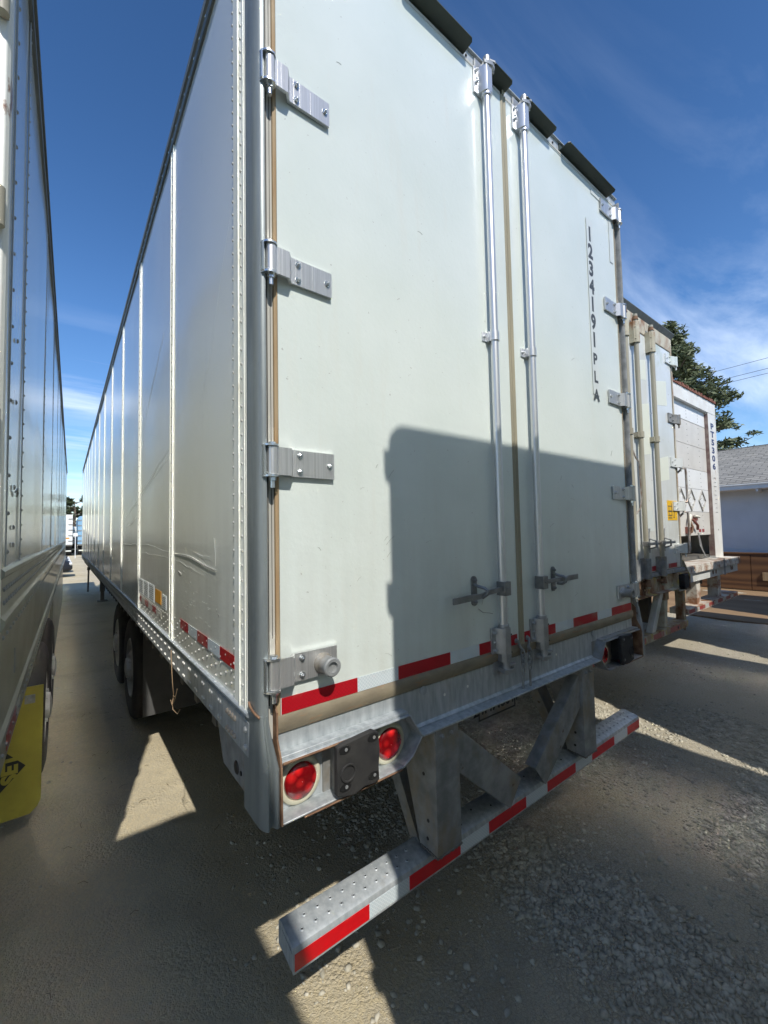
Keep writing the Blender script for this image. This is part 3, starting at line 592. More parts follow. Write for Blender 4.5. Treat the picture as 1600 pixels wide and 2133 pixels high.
        hp = [(0, -.050), (.07, -.052), (.12, -.050), (.15, -.058), (.19, -.062), (.24, -.046), (.335, -.044)]
        ups = [(xr+sgn*a*abs(tip)/.335, b_) for a, b_ in hp]; n_ = len(ups); vs = []
        for i, (a, b_) in enumerate(ups):
            zo = -.004*i if s == 0 else 0; hh = .011+.003*(i > 4)
            vs += [(a, b_-.004, zh-hh+zo), (a, b_+.004, zh-hh+zo), (a, b_+.004, zh+hh+zo), (a, b_-.004, zh+hh+zo)]
        fs = [(i*4+j, i*4+(j+1) % 4, i*4+4+(j+1) % 4, i*4+4+j) for i in range(n_-1) for j in range(4)]+[(3, 2, 1, 0), tuple(range(4*n_-4, 4*n_))]
        if sgn < 0: fs = [q[::-1] for q in fs]
        g.add(vs, fs); g.build('lock_handle', m_handle, Dr, smooth=35, bevel=.0015)
        xk = xr+sgn*.165
        g = MB(); pts = []
        for i in range(20):
            a = 2*math.pi*i/20; pts.append((xk+.017*math.cos(a), zh+(.048 if math.sin(a) > 0 else -.048)+.017*math.sin(a)))
        g.prism(pts, 1, -.013, -.006)
        g.bolt((xk, -.013, zh+.047), (0, -1, 0), .010, .010); g.bolt((xk, -.013, zh-.047), (0, -1, 0), .010, .010)
        g.tube([(xk, -.012, zh+.03), (xk+.002, -.030, zh+.022), (xk+.006, -.064, zh+.016), (xk+.010, -.078, zh+.006), (xk+.004, -.078, zh-.010), (xk-.006, -.064, zh-.022), (xk-.002, -.035, zh-.022)], .007, 8)
        g.build('handle_keeper', m_handle, Dr, smooth=45)
        if s == 1:
            g = MB(); g.box(2.150, 2.232, -.0092, -.0081, 2.655, 3.80); F = g.build('number_strip', m_film, Dr, smooth=0)
            for i, ch in enumerate('1234191PLA'):
                zc = 3.705-i*.1155
                text_mb(ch, .128 if i < 7 else .098, lambda u, v: (2.190+u, -.0098, zc-.045+v), .0055 if i < 7 else .004, .92 if i < 7 else 1.0).build('number_letter', m_txt, F, smooth=0)
            g = MB(); g.box(2.235, 2.515, -.0092, -.008, 4.000, 4.035); g.box(2.470, 2.515, -.0092, -.008, 3.63, 3.999); g.build('grey_film_corner', m_film, Dr, smooth=0)
    # centre seal between the doors
    g = MB(); g.prism([(1.2885, .0), (1.2885, -.008), (1.296, -.014), (1.310, -.010), (1.322, -.016), (1.3325, -.009), (1.3325, 0)], 2, 1.262, 4.06)
    g.prism([(1.296, 4.06), (1.304, 4.115), (1.312, 4.06)], 1, -.016, -.010); g.build('centre_seal', m_sealg, T, smooth=0)
    # anti-rack chains
    for cx, sgn in ((1.262, 1), (1.352, -1)):
        g = MB(); g.bolt((cx, -.01, 1.285), (0, -1, 0), .010, .012); g.tube([(cx, -.022, 1.285), (cx+.008*sgn, -.026, 1.262), (cx+.02*sgn, -.028, 1.245), (cx+.016*sgn, -.03, 1.235)], .006, 8)
        zc = 1.23
        for i in range(4):
            pts = []
            for j in range(13):
                a = 2*math.pi*j/12; u, v = .0075*math.cos(a), .0135*math.sin(a)
                pts.append((cx+.018*sgn+(u*1.3 if i % 2 else 0), -.034+(0 if i % 2 else u*1.3), zc+v*1.35))
            g.tube(pts, .0032, 6); zc -= .026
        g.cyl((cx+.018*sgn, -.034, zc+.008), (cx+.014*sgn, -.030, zc-.085), .0062, .005, 8)
        g.build('chain_pin', m_galvd, T, smooth=45)
    # ---- rear sill, light boxes
    g = MB(); prof = [(.03, 1.268), (-.009, 1.266), (-.014, 1.258), (-.016, 1.244), (-.014, 1.226), (-.007, 1.212), (.03, 1.206)]
    g.prism([(y, z) for y, z in prof], 0, .058, 2.552); SL = g.build('bottom_seal', m_seal, T, smooth=50)
    g = MB()
    g.box(.61, W-.61, -.002, .02, 1.060, 1.208, 0)
    g.box(.054, .61, -.002, .02, 1.150, 1.208, 0); g.box(W-.61, W-.054, -.002, .02, 1.150, 1.208, 0)
    g.prism([(-.002, 1.066), (-.055, 1.058), (-.055, 1.051), (-.002, 1.0605), (.02, 1.06)], 0, .612, W-.612)
    g.prism([(-.002, 1.076), (-.014, 1.066), (-.002, 1.060)], 0, .612, W-.612)
    for x in (.78, .92, 1.62): g.cyl((x, -.002, 1.15), (x, -.004, 1.15), .006, n=10, k=1)
    for x in (.66, 2.02):
        g.cyl((x, -.004, 1.197), (x, -.010, 1.197), .018, n=12)
    sill = g.build('rear_sill', [m_galv, m_trim], T, smooth=30, bevel=.0015)
    box_out = [(.054, .972), (.515, .975), (.560, 1.000), (.608, 1.058), (.552, 1.148), (.054, 1.148)]
    for s in (0, 1):
        q = box_out if s == 0 else [(W-x, z) for x, z in box_out]
        g = MB(); g.prism(q, 1, .004, .012, 0)
        for i in range(5):      # flange walls
            (xa, za), (xb, zb) = box_out[i], box_out[i+1]
            dx, dz = xb-xa, zb-za; l_ = math.hypot(dx, dz); nx_, nz_ = -dz/l_*.006, dx/l_*.006
            pts = [(xa, za), (xb, zb), (xb+nx_, zb+nz_), (xa+nx_, za+nz_)]
            if s: pts = [(W-x, z) for x, z in pts]
            yf = -.058 if i < 4 else -.052
            g.prism(pts, 1, yf, .004, 0)
        # raised lip along the hood and the rivet studs
        q2 = [(.056, 1.148), (.55, 1.148), (.55, 1.158), (.056, 1.158)]
        if s: q2 = [(W-x, z) for x, z in q2]
        g.prism(q2, 1, -.040, -.002, 0)
        q3 = [(.545, 1.152), (.616, 1.152), (.616, 1.056), (.600, 1.056)]
        if s: q3 = [(W-x, z) for x, z in q3]
        g.prism(q3, 1, -.001, .0035, 0)
        B = g.build('light_box', [m_galv if s == 0 else m_galvd], T, smooth=30, bevel=.0018)
        g = MB(); e = [(.12, -.060, .970), (.2, -.060, .970), (.4, -.060, .9735), (.5, -.060, .974)] if s == 0 else [(W-.3, -.060, .973), (W-.056, -.060, .972)]
        g.tube(e, .0035, 6)
        if s == 0: g.tube([(.056, -.054, 1.144), (.15, -.054, 1.143), (.29, -.054, 1.144)], .0045, 6)
        g.build('rusty_edge', m_rust, B, smooth=60)
        # divider with bolts
        g = MB(); d0 = .246 if s == 0 else W-.254
        g.box(d0, d0+.007, -.045, .004, .978, 1.142); g.box(d0-.03, d0, -.002, .0035, .978, 1.142); g.build('box_divider', m_galvd, B, smooth=0)
        for lx in (.134, .486):
            x = lx if s == 0 else W-lx
            g = MB(); g.ring((x, .004, 1.050), (0, -1, 0), [(.0725, 0), (.0735, .006), (.069, .012), (.058, .013), (.054, .008)], 36); gr = g.build('lamp_grommet', m_cream, B, smooth=50)
            g = MB(); g.ring((x, .004, 1.050), (0, -1, 0), [(.0545, .004), (.0545, .014), (.050, .019), (.035, .022), (.001, .023)], 36); g.build('tail_light_lens', m_lens, B, smooth=60)
    g = None
    for s in (0, 1):     # rubber dock bumpers
        xa = .226; xb = .390
        g = MB(); pts = []
        rr = random.Random(3+s)
        for (x, z) in ((xa, .994), (xa+.002, 1.142), (xa+.02, 1.150), (xb-.02, 1.154), (xb, 1.146), (xb+.002, 1.09), (xb-.003, 1.03), (xb, .99), (xb-.02, .980), (xb-.06, .986), (xb-.1, .979), (xa+.02, .984)):
            pts.append((x+rr.uniform(-.002, .002), z+rr.uniform(-.003, .003)))
        pts = [(x if s == 0 else W-x, z) for x, z in pts]
        g.prism(pts, 1, -.076, -.054, 0)
        g.box(*((xa+.03, xb-.03) if s == 0 else (W-xb+.03, W-xa-.03)), -.054, .004, 1.0, 1.13)
        DB = g.build('dock_bumper', m_rub, T, smooth=30, bevel=.004)
        for bx, bz in ((.028, .03), (.138, .028), (.028, .145), (.138, .150)):
            g = MB()
            x = xa+bx if s == 0 else W-xa-bx
            pts = [(x+.021*math.cos(a)*1.0, .985+bz+.012*math.sin(a)) for a in np.linspace(0, 2*math.pi, 14)[:-1]]
            g.prism(pts, 1, -.0785, -.077, 0); g.cyl((x+.004, -.0783, .985+bz), (x+.004, -.0800, .985+bz), .0055, n=8, k=1); g.build('bolt_slot', [m_blk, m_galvd], DB, smooth=40)
        g = MB(); x = xa+.04 if s == 0 else W-xa-.04
        g.ring((x, -.078, 1.055), (0, -1, 0), [(.030, 0), (.028, .003), (.024, .003), (.022, 0)], 24, 0)
        g.build('moulded_ring', [m_rub], DB, smooth=40)
    # ---- licence plate
    g = MB(); g.box(1.10, 1.395, .10, .103, .908, 1.058, 0); g.box(1.2, 1.3, .103, .11, 1.0, 1.1, 0)
    LP = g.build('licence_plate', m_galvd, T, smooth=0, bevel=.001)
    text_mb('24HM8017', .085, lambda u, v: (1.2475+u, .098, .940+v), .0015, .95).build('plate_lettering', m_blk, LP, smooth=0)
    g = MB()
    for a, b_, c, d in ((1.105, 1.39, 1.048, 1.053), (1.105, 1.39, .913, .919), (1.105, 1.111, .919, 1.048), (1.384, 1.39, .919, 1.048)): g.box(a, b_, .0975, .0995, c, d)
    g.build('plate_rim', m_blk, LP, smooth=0)
    # ---- underride guard
    g = MB(); g.prism([(.003, .476), (.003, .538), (.008, .550), (.018, .556), (.095, .572), (.106, .570), (.112, .560), (.112, .490), (.104, .490), (.104, .556), (.02, .545), (.010, .530), (.010, .476)], 0, .108, 2.606)
    g.prism([(.01, .48), (.01, .53), (.10, .555), (.104, .49)], 0, .108, .113); g.prism([(.01, .48), (.01, .53), (.10, .555), (.104, .49)], 0, 2.601, 2.606)
    for i in range(10):
        for x0_ in (.155, 2.08):
            x = x0_+i*.049
            for j, yy in enumerate((.038, .073)):
                xx = x+(.025 if j else 0); zt = .556+(yy-.018)*.208
                g.ring((xx, yy, zt), (0, 0, 1), [(.0085, 0), (.0065, .003), (.004, .003), (.0035, -.002)], 10); g.cyl((xx, yy, zt+.0002), (xx, yy, zt+.0012), .0035, n=8, k=1)
    for i in range(9):
        x = .9+i*.1; g.cyl((x, .04+.03*(i % 2), .561+.006*(i % 2)), (x, .04+.03*(i % 2), .5635+.006*(i % 2)), .0045, n=8, k=1)
    bar = g.build('underride_bar', [m_galv, m_blk], T, smooth=35, bevel=.001)
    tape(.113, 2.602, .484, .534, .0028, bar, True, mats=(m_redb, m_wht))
    for s, (xa, xb) in enumerate(((.680, .812), (1.797, 1.925))):
        g = MB(); x0_, x1_ = xa, xb
        g.prism([(-.045, .572), (-.045, .99), (-.038, 1.052), (.18, 1.052), (.12, .80), (.056, .578)], 0, x0_, x0_+.006)
        g.prism([(-.045, .572), (-.045, .99), (-.038, 1.052), (.18, 1.052), (.12, .80), (.056, .578)], 0, x1_-.006, x1_)
        g.box(x0_+.006, x1_-.006, -.045, -.039, .572, 1.050); g.box(x0_+.006, x1_-.006, -.039, .05, .572, .578)
        for q in (.035, .085): g.bolt((x0_+q, -.045, 1.02), (0, -1, 0), .011, .010)
        g.cyl((x0_+.01, -.0455, .80), (x0_+.01, -.0465, .80), .006, n=8)
        for q in ((.0, .69), (.02, .86), (.005, .62)): g.cyl((x0_-.002, q[0]+.005, q[1]), (x0_+.001, q[0]+.005, q[1]), .007, n=8, k=1)
        GP = g.build('guard_post', [m_galvd, m_blk], T, smooth=30, bevel=.003)
        g = MB(); wr = random.Random(40+s)
        def bead(p, q, n=16):
            g.tube([tuple(Vector(p).lerp(Vector(q), i/n)+Vector((wr.uniform(-.0012, .0012),)*3)) for i in range(n+1)], lambda u: .0042+.0012*math.sin(u*60), 6)
        bead((x0_-.001, -.046, .574), (x1_+.001, -.046, .574)); g.build('weld_bead', m_under, GP, smooth=60); g = MB(); bead((x0_-.001, -.046, .574), (x0_-.001, .052, .578)); g.build('weld_bead', m_under, GP, smooth=60); g = MB(); bead((x0_-.001, -.04, 1.052), (x0_-.001, .15, 1.052))
        g.build('weld_bead', m_under, GP, smooth=60)
    def slab(name, A, B, w_, th, y0, m):
        (xa, za), (xb, zb) = A, B; dx, dz = xb-xa, zb-za; l_ = math.hypot(dx, dz); nx_, nz_ = -dz/l_*w_/2, dx/l_*w_/2
        g = MB(); q = [(xa+nx_, za+nz_), (xb+nx_, zb+nz_), (xb-nx_, zb-nz_), (xa-nx_, za-nz_)]
        g.prism(q, 1, y0, y0+.006)
        for sg_ in (1, -1):
            q = [(xa+nx_*sg_, za+nz_*sg_), (xb+nx_*sg_, zb+nz_*sg_), (xb+nx_*sg_*.88, zb+nz_*sg_*.88), (xa+nx_*sg_*.88, za+nz_*sg_*.88)]
            g.prism(q, 1, y0+.006, y0+th)
        return g.build(name, m, T, smooth=0, bevel=.002)
    slab('guard_brace', (.79, .955), (1.20, .610), .135, .06, -.028, m_galvd)
    slab('guard_brace', (1.84, .955), (1.40, .610), .135, .06, -.028, m_galvd)
    for xg in (.69, 1.80):
        g = MB(); g.prism([(.07, .56), (.13, .56), (.42, 1.05), (.34, 1.05)], 0, xg, xg+.09); g.build('rear_strut', m_galvd, T, smooth=0)
    # ---- underbody
    g = MB(); g.box(.05, W-.05, .03, L-.03, 1.12, 1.20)
    y = .3
    while y < L-.4: g.box(.05, W-.05, y, y+.06, 1.02, 1.12); y += .31
    for x in (.72, 1.78):
        g.box(x, x+.11, .06, 1.6, .98, 1.06)
    g.build('floor_frame', m_under, T, smooth=0)
    g = MB()
    for x in (.78, 1.72):
        g.box(x, x+.11, 2.9, 7.2, .74, 1.02)
        for y in (3.1, 4.4, 5.75): g.prism([(y, .74), (y+.16, .74), (y+.13, .48), (y+.03, .48)], 0, x+.0, x+.11)
        for y in (3.75, 5.02): g.box(x+.02, x+.09, y-.5, y+.5, .58, .61)
    for y in (3.75, 5.02): g.cyl((.35, y, .5), (W-.35, y, .5), .065, n=16)
    g.cyl((.95, 4.4, .85), (1.6, 4.4, .85), .09, n=14)
    g.build('suspension', m_under, T, smooth=35)
    for y in (3.75, 5.02):
        for x, sd in ((.075, -1), (.42, -1), (W-.075, 1), (W-.42, 1)): wheel(T, x, y, sd)
    for x0_ in (.10, W-.70):
        g = MB(); g.box(x0_, x0_+.60, 3.02, 3.028, .24, .93); g.box(x0_, x0_+.66, 3.00, 3.02, .93, .98); g.build('mud_flap', m_flap, T, smooth=0)
    for x0_ in (.34, W-.46):
        g = MB(); g.box(x0_, x0_+.12, 13.0, 13.12, .30, 1.13); g.box(x0_+.015, x0_+.105, 13.015, 13.105, .05, .32); g.box(x0_-.06, x0_+.18, 12.93, 13.19, .02, .05)
        g.prism([(13.1, .9), (13.1, .8), (13.9, 1.12), (13.9, 1.13)], 0, x0_+.03, x0_+.07); g.build('landing_leg', m_under, T, smooth=0)
    g = MB(); g.tube([(.36, 12.95, .98), (.10, 12.92, .985), (.085, 12.92, .97), (.07, 12.92, .92), (.06, 12.92, .33)], .022, 8); g.cyl((.068, 12.92, .92), (.071, 12.92, 1.01), .035, n=10); g.build('landing_crank', m_under, T, smooth=50)
    return T
main = main_trailer()
# a frayed copper wire hangs from the side rail
g = MB()
def curl(pts, r=.0015): g.tube(pts, r, 6)
curl([(-.012, 1.20, 1.225), (-.014, 1.19, 1.19), (-.012, 1.185, 1.16), (-.013, 1.175, 1.12), (-.008, 1.18, 1.05), (.0, 1.20, .995), (.004, 1.23, .965), (-.004, 1.21, .945), (-.012, 1.15, .935), (-.01, 1.05, .945), (-.006, 1.02, .975)])
curl([(.0, 1.21, .985), (-.006, 1.14, 1.0), (-.008, 1.09, 1.03), (-.008, 1.07, 1.06)]); curl([(-.008, 1.07, 1.06), (-.01, 1.11, 1.0), (-.012, 1.17, .95), (-.006, 1.24, .955)])
tag(g.build('hanging_wire', mat('copper_wire', (.46, .32, .19), rough=.5), None, smooth=60), 'thin frayed copper wire hanging from the side rail of the trailer numbered 1234191PLA', 'wire')
# ------------------------------------------------------------------ trailer on the left edge of the picture
def left_trailer():
    T = empty('semi_trailer', (-.61, .33, 0), R(-.6))
    tag(T, 'grey-white semi trailer with rows of shade-darkened rivets and a yellow mud flap', 'trailer')
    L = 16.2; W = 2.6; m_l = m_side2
    ys = np.unique(np.concatenate([np.arange(.08, 4, .05), np.arange(4, L, .25), [L]])); zs = np.linspace(1.70, 4.0, 34)
    Y, Z = np.meshgrid(ys, zs, indexing='ij'); rip = smooth_noise(Y*1.5+5, Z*1.1+3, 31, 64)*.0035
    g = MB(); ni, nj = Y.shape
    g.add([(float(rip[i, j]), float(Y[i, j]), float(Z[i, j])) for i in range(ni) for j in range(nj)], [(i*nj+j, (i+1)*nj+j, (i+1)*nj+j+1, i*nj+j+1) for i in range(ni-1) for j in range(nj-1)])
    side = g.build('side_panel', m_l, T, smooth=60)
    g = MB(); g.box(-W, -W+.03, .08, L, 1.2, 4.0); g.build('side_panel', m_l, T, smooth=0)
    g = MB(); g.box(-W, -.01, .05, L, 4.0, 4.05); g.build('roof', m_l, T, smooth=0)
    g = MB(); g.box(-W+.03, -.03, L-.03, L, 1.2, 4.0); g.build('front_wall', m_l, T, smooth=0)
    y = .62; k = 0
    while y < L-.3:
        g = MB()
        g.box(.0, .0035, y-.006, y+.004, 1.72, 4.0, 0)
        g.box(.0, .0025, y+.004, y+.04, 1.72, 4.0, 2)
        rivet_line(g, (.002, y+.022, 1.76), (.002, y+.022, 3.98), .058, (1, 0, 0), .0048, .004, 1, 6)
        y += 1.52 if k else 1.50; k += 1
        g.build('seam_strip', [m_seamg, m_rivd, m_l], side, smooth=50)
    g = MB()
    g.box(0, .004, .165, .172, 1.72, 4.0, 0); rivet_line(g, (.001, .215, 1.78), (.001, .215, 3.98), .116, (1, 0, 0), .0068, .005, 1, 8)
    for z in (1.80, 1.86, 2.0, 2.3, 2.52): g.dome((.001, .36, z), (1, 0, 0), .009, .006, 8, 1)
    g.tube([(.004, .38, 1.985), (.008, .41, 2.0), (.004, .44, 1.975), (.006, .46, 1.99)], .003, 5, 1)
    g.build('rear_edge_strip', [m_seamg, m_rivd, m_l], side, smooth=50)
    g = MB(); g.box(-W, .012, .03, L, 3.985, 4.03); g.box(-.02, .022, .03, L, 4.03, 4.06); g.build('top_rail', m_rail, T, smooth=0)
    # lower rail with its two ribs and rivets
    g = MB(); g.prism([(-.03, 1.735), (.004, 1.735), (.012, 1.726), (.012, 1.712), (.004, 1.702), (.003, 1.60), (.007, 1.592), (.014, 1.584), (.014, 1.568), (.007, 1.556), (.002, 1.548), (.0, 1.24), (.010, 1.232), (.010, 1.145), (-.03, 1.14)], 1, .06, L, 0)
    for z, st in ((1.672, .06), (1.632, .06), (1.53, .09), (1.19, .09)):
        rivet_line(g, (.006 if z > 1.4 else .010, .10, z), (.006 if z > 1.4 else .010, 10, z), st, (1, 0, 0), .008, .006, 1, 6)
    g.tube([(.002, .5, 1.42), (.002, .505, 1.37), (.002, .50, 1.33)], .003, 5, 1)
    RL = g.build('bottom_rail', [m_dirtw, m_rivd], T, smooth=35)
    tape(.20, .62, 1.165, 1.215, .0108, RL, True, (.28, .18), 'y', 'reflective_tape', (m_redo, m_whto), sign=1)
    # rear frame, chipped white paint
    g = MB(); g.prism([(-.10, .0), (-.004, .0), (.004, .012), (.004, .07), (-.01, .08), (-.10, .08)], 2, 1.12, 4.04); g.box(-W, -W+.1, 0, .08, 1.12, 4.04); g.box(-W+.1, -.10, 0, .08, 3.92, 4.04); g.box(-W+.1, -.10, 0, .08, 1.0, 1.25)
    m_chip = mat('chipped_white_paint', (.74, .75, .70), (.68, .69, .63), sc=3, rough=.45, stain=((.17, .07, .035), 6, (1, 1, .45), .60, .64), bump=.002, bsc=9)
    RF = g.build('rear_frame', m_chip, T, smooth=30, bevel=.003)
    g = MB(); g.box(-W+.1, -.10, .03, .06, 1.25, 3.92); RD = g.build('rear_door', m_oldw, T, smooth=0)
    for x in (-.65, -1.1, -1.5, -1.95): g = MB(); g.cyl((x, -.02, 1.2), (x, -.02, 3.9), .018, n=12); g.build('lock_rod', m_oldrod, RD, smooth=40)
    for z in (1.45, 2.08, 2.71, 3.34): g = MB(); g.box(-.30, .0, -.02, -.002, z, z+.09); g.cyl((-.012, -.028, z-.01), (-.012, -.028, z+.1), .016, n=12); g.build('hinge_strap', m_oldrod, RD, smooth=40)
    g = MB(); g.box(-W+.05, -.05, .1, L-.05, 1.15, 1.2)
    y = .4
    while y < L-.5: g.box(-W+.05, -.05, y, y+.06, 1.03, 1.15); y += .4
    for x in (-.85, -1.85): g.box(x, x+.1, 1.6, 6.2, .75, 1.03)
    for y in (2.75, 4.0): g.cyl((-.35, y, .5), (-W+.35, y, .5), .065, n=14)
    g.build('floor_frame', m_under, T, smooth=35)
    for y in (2.75, 4.0):
        for x, sd in ((.015, 1), (-.33, 1), (-W-.0, -1), (-W+.35, -1)): wheel(T, x, y, sd)
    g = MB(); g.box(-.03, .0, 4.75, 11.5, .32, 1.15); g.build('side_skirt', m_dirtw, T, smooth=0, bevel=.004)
    # yellow mud flap with a black diamond
    g = MB(); pts = [(-.58, .90), (.035, .90), (.030, .20), (.015, .165), (-.02, .13), (-.50, .12), (-.58, .16)]
    g.prism(pts, 1, 1.88, 1.886); FL = g.build('mud_flap', m_yel, T, smooth=0, bevel=.0015)
    g = MB(); c = (-.20, .43); h = .155; g.prism([(c[0]+h, c[1]), (c[0], c[1]+h*1.1), (c[0]-h, c[1]), (c[0], c[1]-h*1.1)], 1, 1.8785, 1.88); g.build('black_diamond', m_blk, FL, smooth=0)
    b = text_mb('SET', .11, lambda u, v: (-.085-v*.9, 1.8775, .43+u), .006, 1.0); b.build('flap_lettering', m_yel, FL, smooth=0)
    g = MB(); g.box(-.055, -.005, 1.87, 1.88, .80, .85); g.bolt((-.03, 1.87, .825), (0, -1, 0), .011, .012); g.build('flap_clamp', m_galvd, FL, smooth=40)
    return T
left_trailer()

# ------------------------------------------------------------------ old trailer with four lock rods (right of the main one)
def old_trailer():
    T = empty('semi_trailer', (2.84, .54, 0)); W = 2.47; L = 15.5
    tag(T, 'older white semi trailer with cream lock rods, a yellow sticker and rusty sill', 'trailer')
    g = MB(); g.box(0, .03, .06, L, 1.2, 4.02); g.build('side_panel', m_oldw, T, smooth=0)
    g = MB(); g.box(W-.03, W, .06, L, 1.2, 4.02); g.build('side_panel', m_oldw, T, smooth=0)
    g = MB(); g.box(0, W, .05, L, 4.02, 4.08); g.build('roof', m_oldw, T, smooth=0)
    g = MB(); g.box(.03, W-.03, L-.03, L, 1.2, 4.02); g.build('front_wall', m_oldw, T, smooth=0)
    m_fr = mat('beige_rusty_frame', (.52, .49, .40), (.42, .38, .28), sc=5, rough=.6, stain=((.24, .11, .05), 7, (1, 1, .5), .48, .64), bump=.001)
    g = MB(); g.box(0, .07, 0, .1, 1.14, 4.08); g.box(W-.06, W, 0, .1, 1.14, 4.06); g.box(.07, W-.06, 0, .1, 3.90, 4.08)
    g.prism([(.0, 4.06), (-.035, 4.112), (-.035, 4.122), (.03, 4.10), (.03, 4.06)], 0, -.01, W+.02, 1)
    FR = g.build('rear_frame', [m_fr, m_rail], T, smooth=0, bevel=.003)
    sx = 1.20
    for s, (xa, xb) in enumerate(((.085, sx-.012), (sx+.012, W-.075))):
        g = MB(); g.box(xa, xb, -.004, .03, 1.345, 3.885); Dd = g.build('rear_door', m_oldw, T, smooth=0, bevel=.002)
        g = MB()
        for a, b_, c, d in ((xa-.012, xa, 1.33, 3.895), (xb, xb+.010, 1.33, 3.895), (xa, xb, 3.885, 3.897), (xa, xb, 1.33, 1.345)): g.box(a, b_, -.009, .03, c, d)
        g.build('door_gasket', m_seal if s else m_sealg, Dd, smooth=0)
        for off in ((-.13, -.60) if s == 0 else (.125, .525)):
            x = sx+off; g = MB(); g.cyl((x, -.05, 1.2), (x, -.05, 4.0), .023, n=18)
            g.ring((x, -.05, 2.72), (0, 0, 1), [(.023, 0), (.032, 0), (.032, .06), (.023, .06)], 18); g.box(x-.055, x+.05, -.05, -.004, 2.725, 2.775)
            g.build('lock_rod', m_oldrod, Dd, smooth=40)
            g = MB(); g.ring((x, -.05, 3.70), (0, 0, 1), [(.024, 0), (.036, .0), (.037, .22), (.024, .22)], 16); g.box(x-.05, x+.045, -.055, -.004, 3.70, 3.92)
            g.cyl((x, -.05, 3.94), (x, -.05, 4.0), .03, .02, n=10, k=1)
            for z in (3.74, 3.86): g.bolt((x-.032, -.055, z), (0, -1, 0), .01, .01)
            g.ring((x, -.05, 1.30), (0, 0, 1), [(.024, 0), (.038, .0), (.038, .20), (.024, .20)], 16, 2); g.box(x-.055, x+.045, -.058, -.004, 1.30, 1.50, 2)
            g.cyl((x, -.05, 1.22), (x, -.05, 1.29), .034, .024, n=10, k=1); g.box(x-.05, x+.06, -.05, .0, 1.235, 1.26, 1)
            g.build('rod_bracket', [m_oldc, m_rust, m_galvd], Dd, smooth=40, bevel=.002)
        if s == 1:
            for off in (.125, .525):
                x = sx+off; g = MB(); g.box(x, x+.34, -.072, -.058, 1.630, 1.658); g.box(x-.03, x+.03, -.08, -.03, 1.62, 1.67)
                g.build('lock_handle', m_galvd, Dd, smooth=0, bevel=.003)
                xk = x+.14; g = MB(); g.prism([(xk-.02, 1.55), (xk+.02, 1.55), (xk+.02, 1.75), (xk+.04, 1.80), (xk+.0, 1.78), (xk-.03, 1.72)], 1, -.03, -.004); g.tube([(xk, -.02, 1.70), (xk, -.09, 1.67), (xk, -.09, 1.61), (xk, -.03, 1.59)], .009, 8)
                g.build('handle_keeper', m_galvd, Dd, smooth=40)
            for z in (3.78, 3.08, 2.56, 2.05, 1.56):
                g = MB(); xe = W-.03; g.prism([(xe+.05, -.045), (xe+.02, -.05), (xe-.04, -.04), (xe-.08, -.020), (xe-.22, -.020), (xe-.22, -.004), (xe-.06, -.006), (xe+.03, -.02)], 2, z-.055, z+.05)
                g.cyl((xe+.04, -.035, z-.06), (xe+.04, -.035, z+.058), .02, n=12); g.cyl((xe+.04, -.035, z-.1), (xe+.04, -.035, z-.06), .009, n=8)
                for q, e in ((.11, .03), (.11, -.03), (.19, 0)): g.bolt((xe-q, -.02, z+e), (0, -1, 0), .01, .01)
                g.build('hinge_strap', m_oldw if z < 3 or z > 3.5 else m_galvd, Dd, smooth=35)
            g = MB(); g.box(xb-.325, xb-.03, -.0065, -.004, 1.885, 2.11); YS = g.build('yellow_sticker', mat('yellow_sticker_vinyl', (.72, .42, .01), rough=.45), Dd, smooth=0)
            g = MB(); q = xb-.325
            def bar(a, b_, c, d): g.box(q+a, q+b_, -.0075, -.0065, 1.885+c, 1.885+d)
            bar(.02, .13, .155, .165); bar(.02, .13, .095, .11); bar(.12, .132, .06, .20); bar(.04, .048, .06, .155); bar(.02, .13, .05, .06)
            for zz_ in (.02, .032): bar(.02, .13, zz_, zz_+.006)
            g.prism([(q+.17, 1.91), (q+.20, 1.91), (q+.255, 2.07), (q+.23, 2.08)], 1, -.0075, -.0065); g.prism([(q+.183, 1.922), (q+.196, 1.922), (q+.238, 2.062), (q+.232, 2.066)], 1, -.0082, -.0075, 1)
            bar(.19, .27, .195, .205); bar(.255, .27, .17, .205)
            g.build('sticker_print', [m_txt, bpy.data.materials['yellow_sticker_vinyl']], YS, smooth=0)
            g = MB(); q0 = sx+.18; g.box(q0, q0+.30, -.0055, -.004, 1.77, 1.99); g.build('faded_patch', mat('faded_paint_patch', (.53, .57, .55), rough=.5), Dd, smooth=0)
            g = MB()
            for a, b_, c, d in ((.16, .50, 2.55, 3.15), (.60, .98, 2.30, 2.62), (.64, 1.02, 3.16, 3.50), (.16, .46, 3.35, 3.62)): g.prism([(sx+a, c), (sx+b_, c+.05), (sx+b_, d), (sx+a, d-.07)], 1, -.0052, -.004)
            g.build('faded_lettering_ghost', mat('pale_yellow_ghost', (.66, .69, .60), rough=.45), Dd, smooth=0)
        g = MB(); a, b_ = (xa, xb); x = a+.17 if s else a; 
        tape(x, b_-.12, 1.352, 1.402, -.0045, Dd, bool(s == 0), (.28, .18), mats=(m_red, m_whto))
    g = MB(); g.prism([(.03, 1.345), (-.03, 1.335), (-.035, 1.30), (-.01, 1.29), (.03, 1.29)], 0, .06, W-.03); g.build('bottom_seal', m_galvd, T, smooth=0)
    m_sill = mat('rusty_cream_sill', (.50, .47, .36), (.42, .38, .27), sc=4, rough=.6, stain=((.20, .085, .03), 4.5, (1, 1, .7), .38, .58), bump=.0015, specks=((.42, .33, .10), 12, .56, .66))
    g = MB(); g.box(.0, W-.34, -.004, .04, 1.125, 1.292); g.box(W-.34, W-.02, .05, .06, 1.10, 1.29)
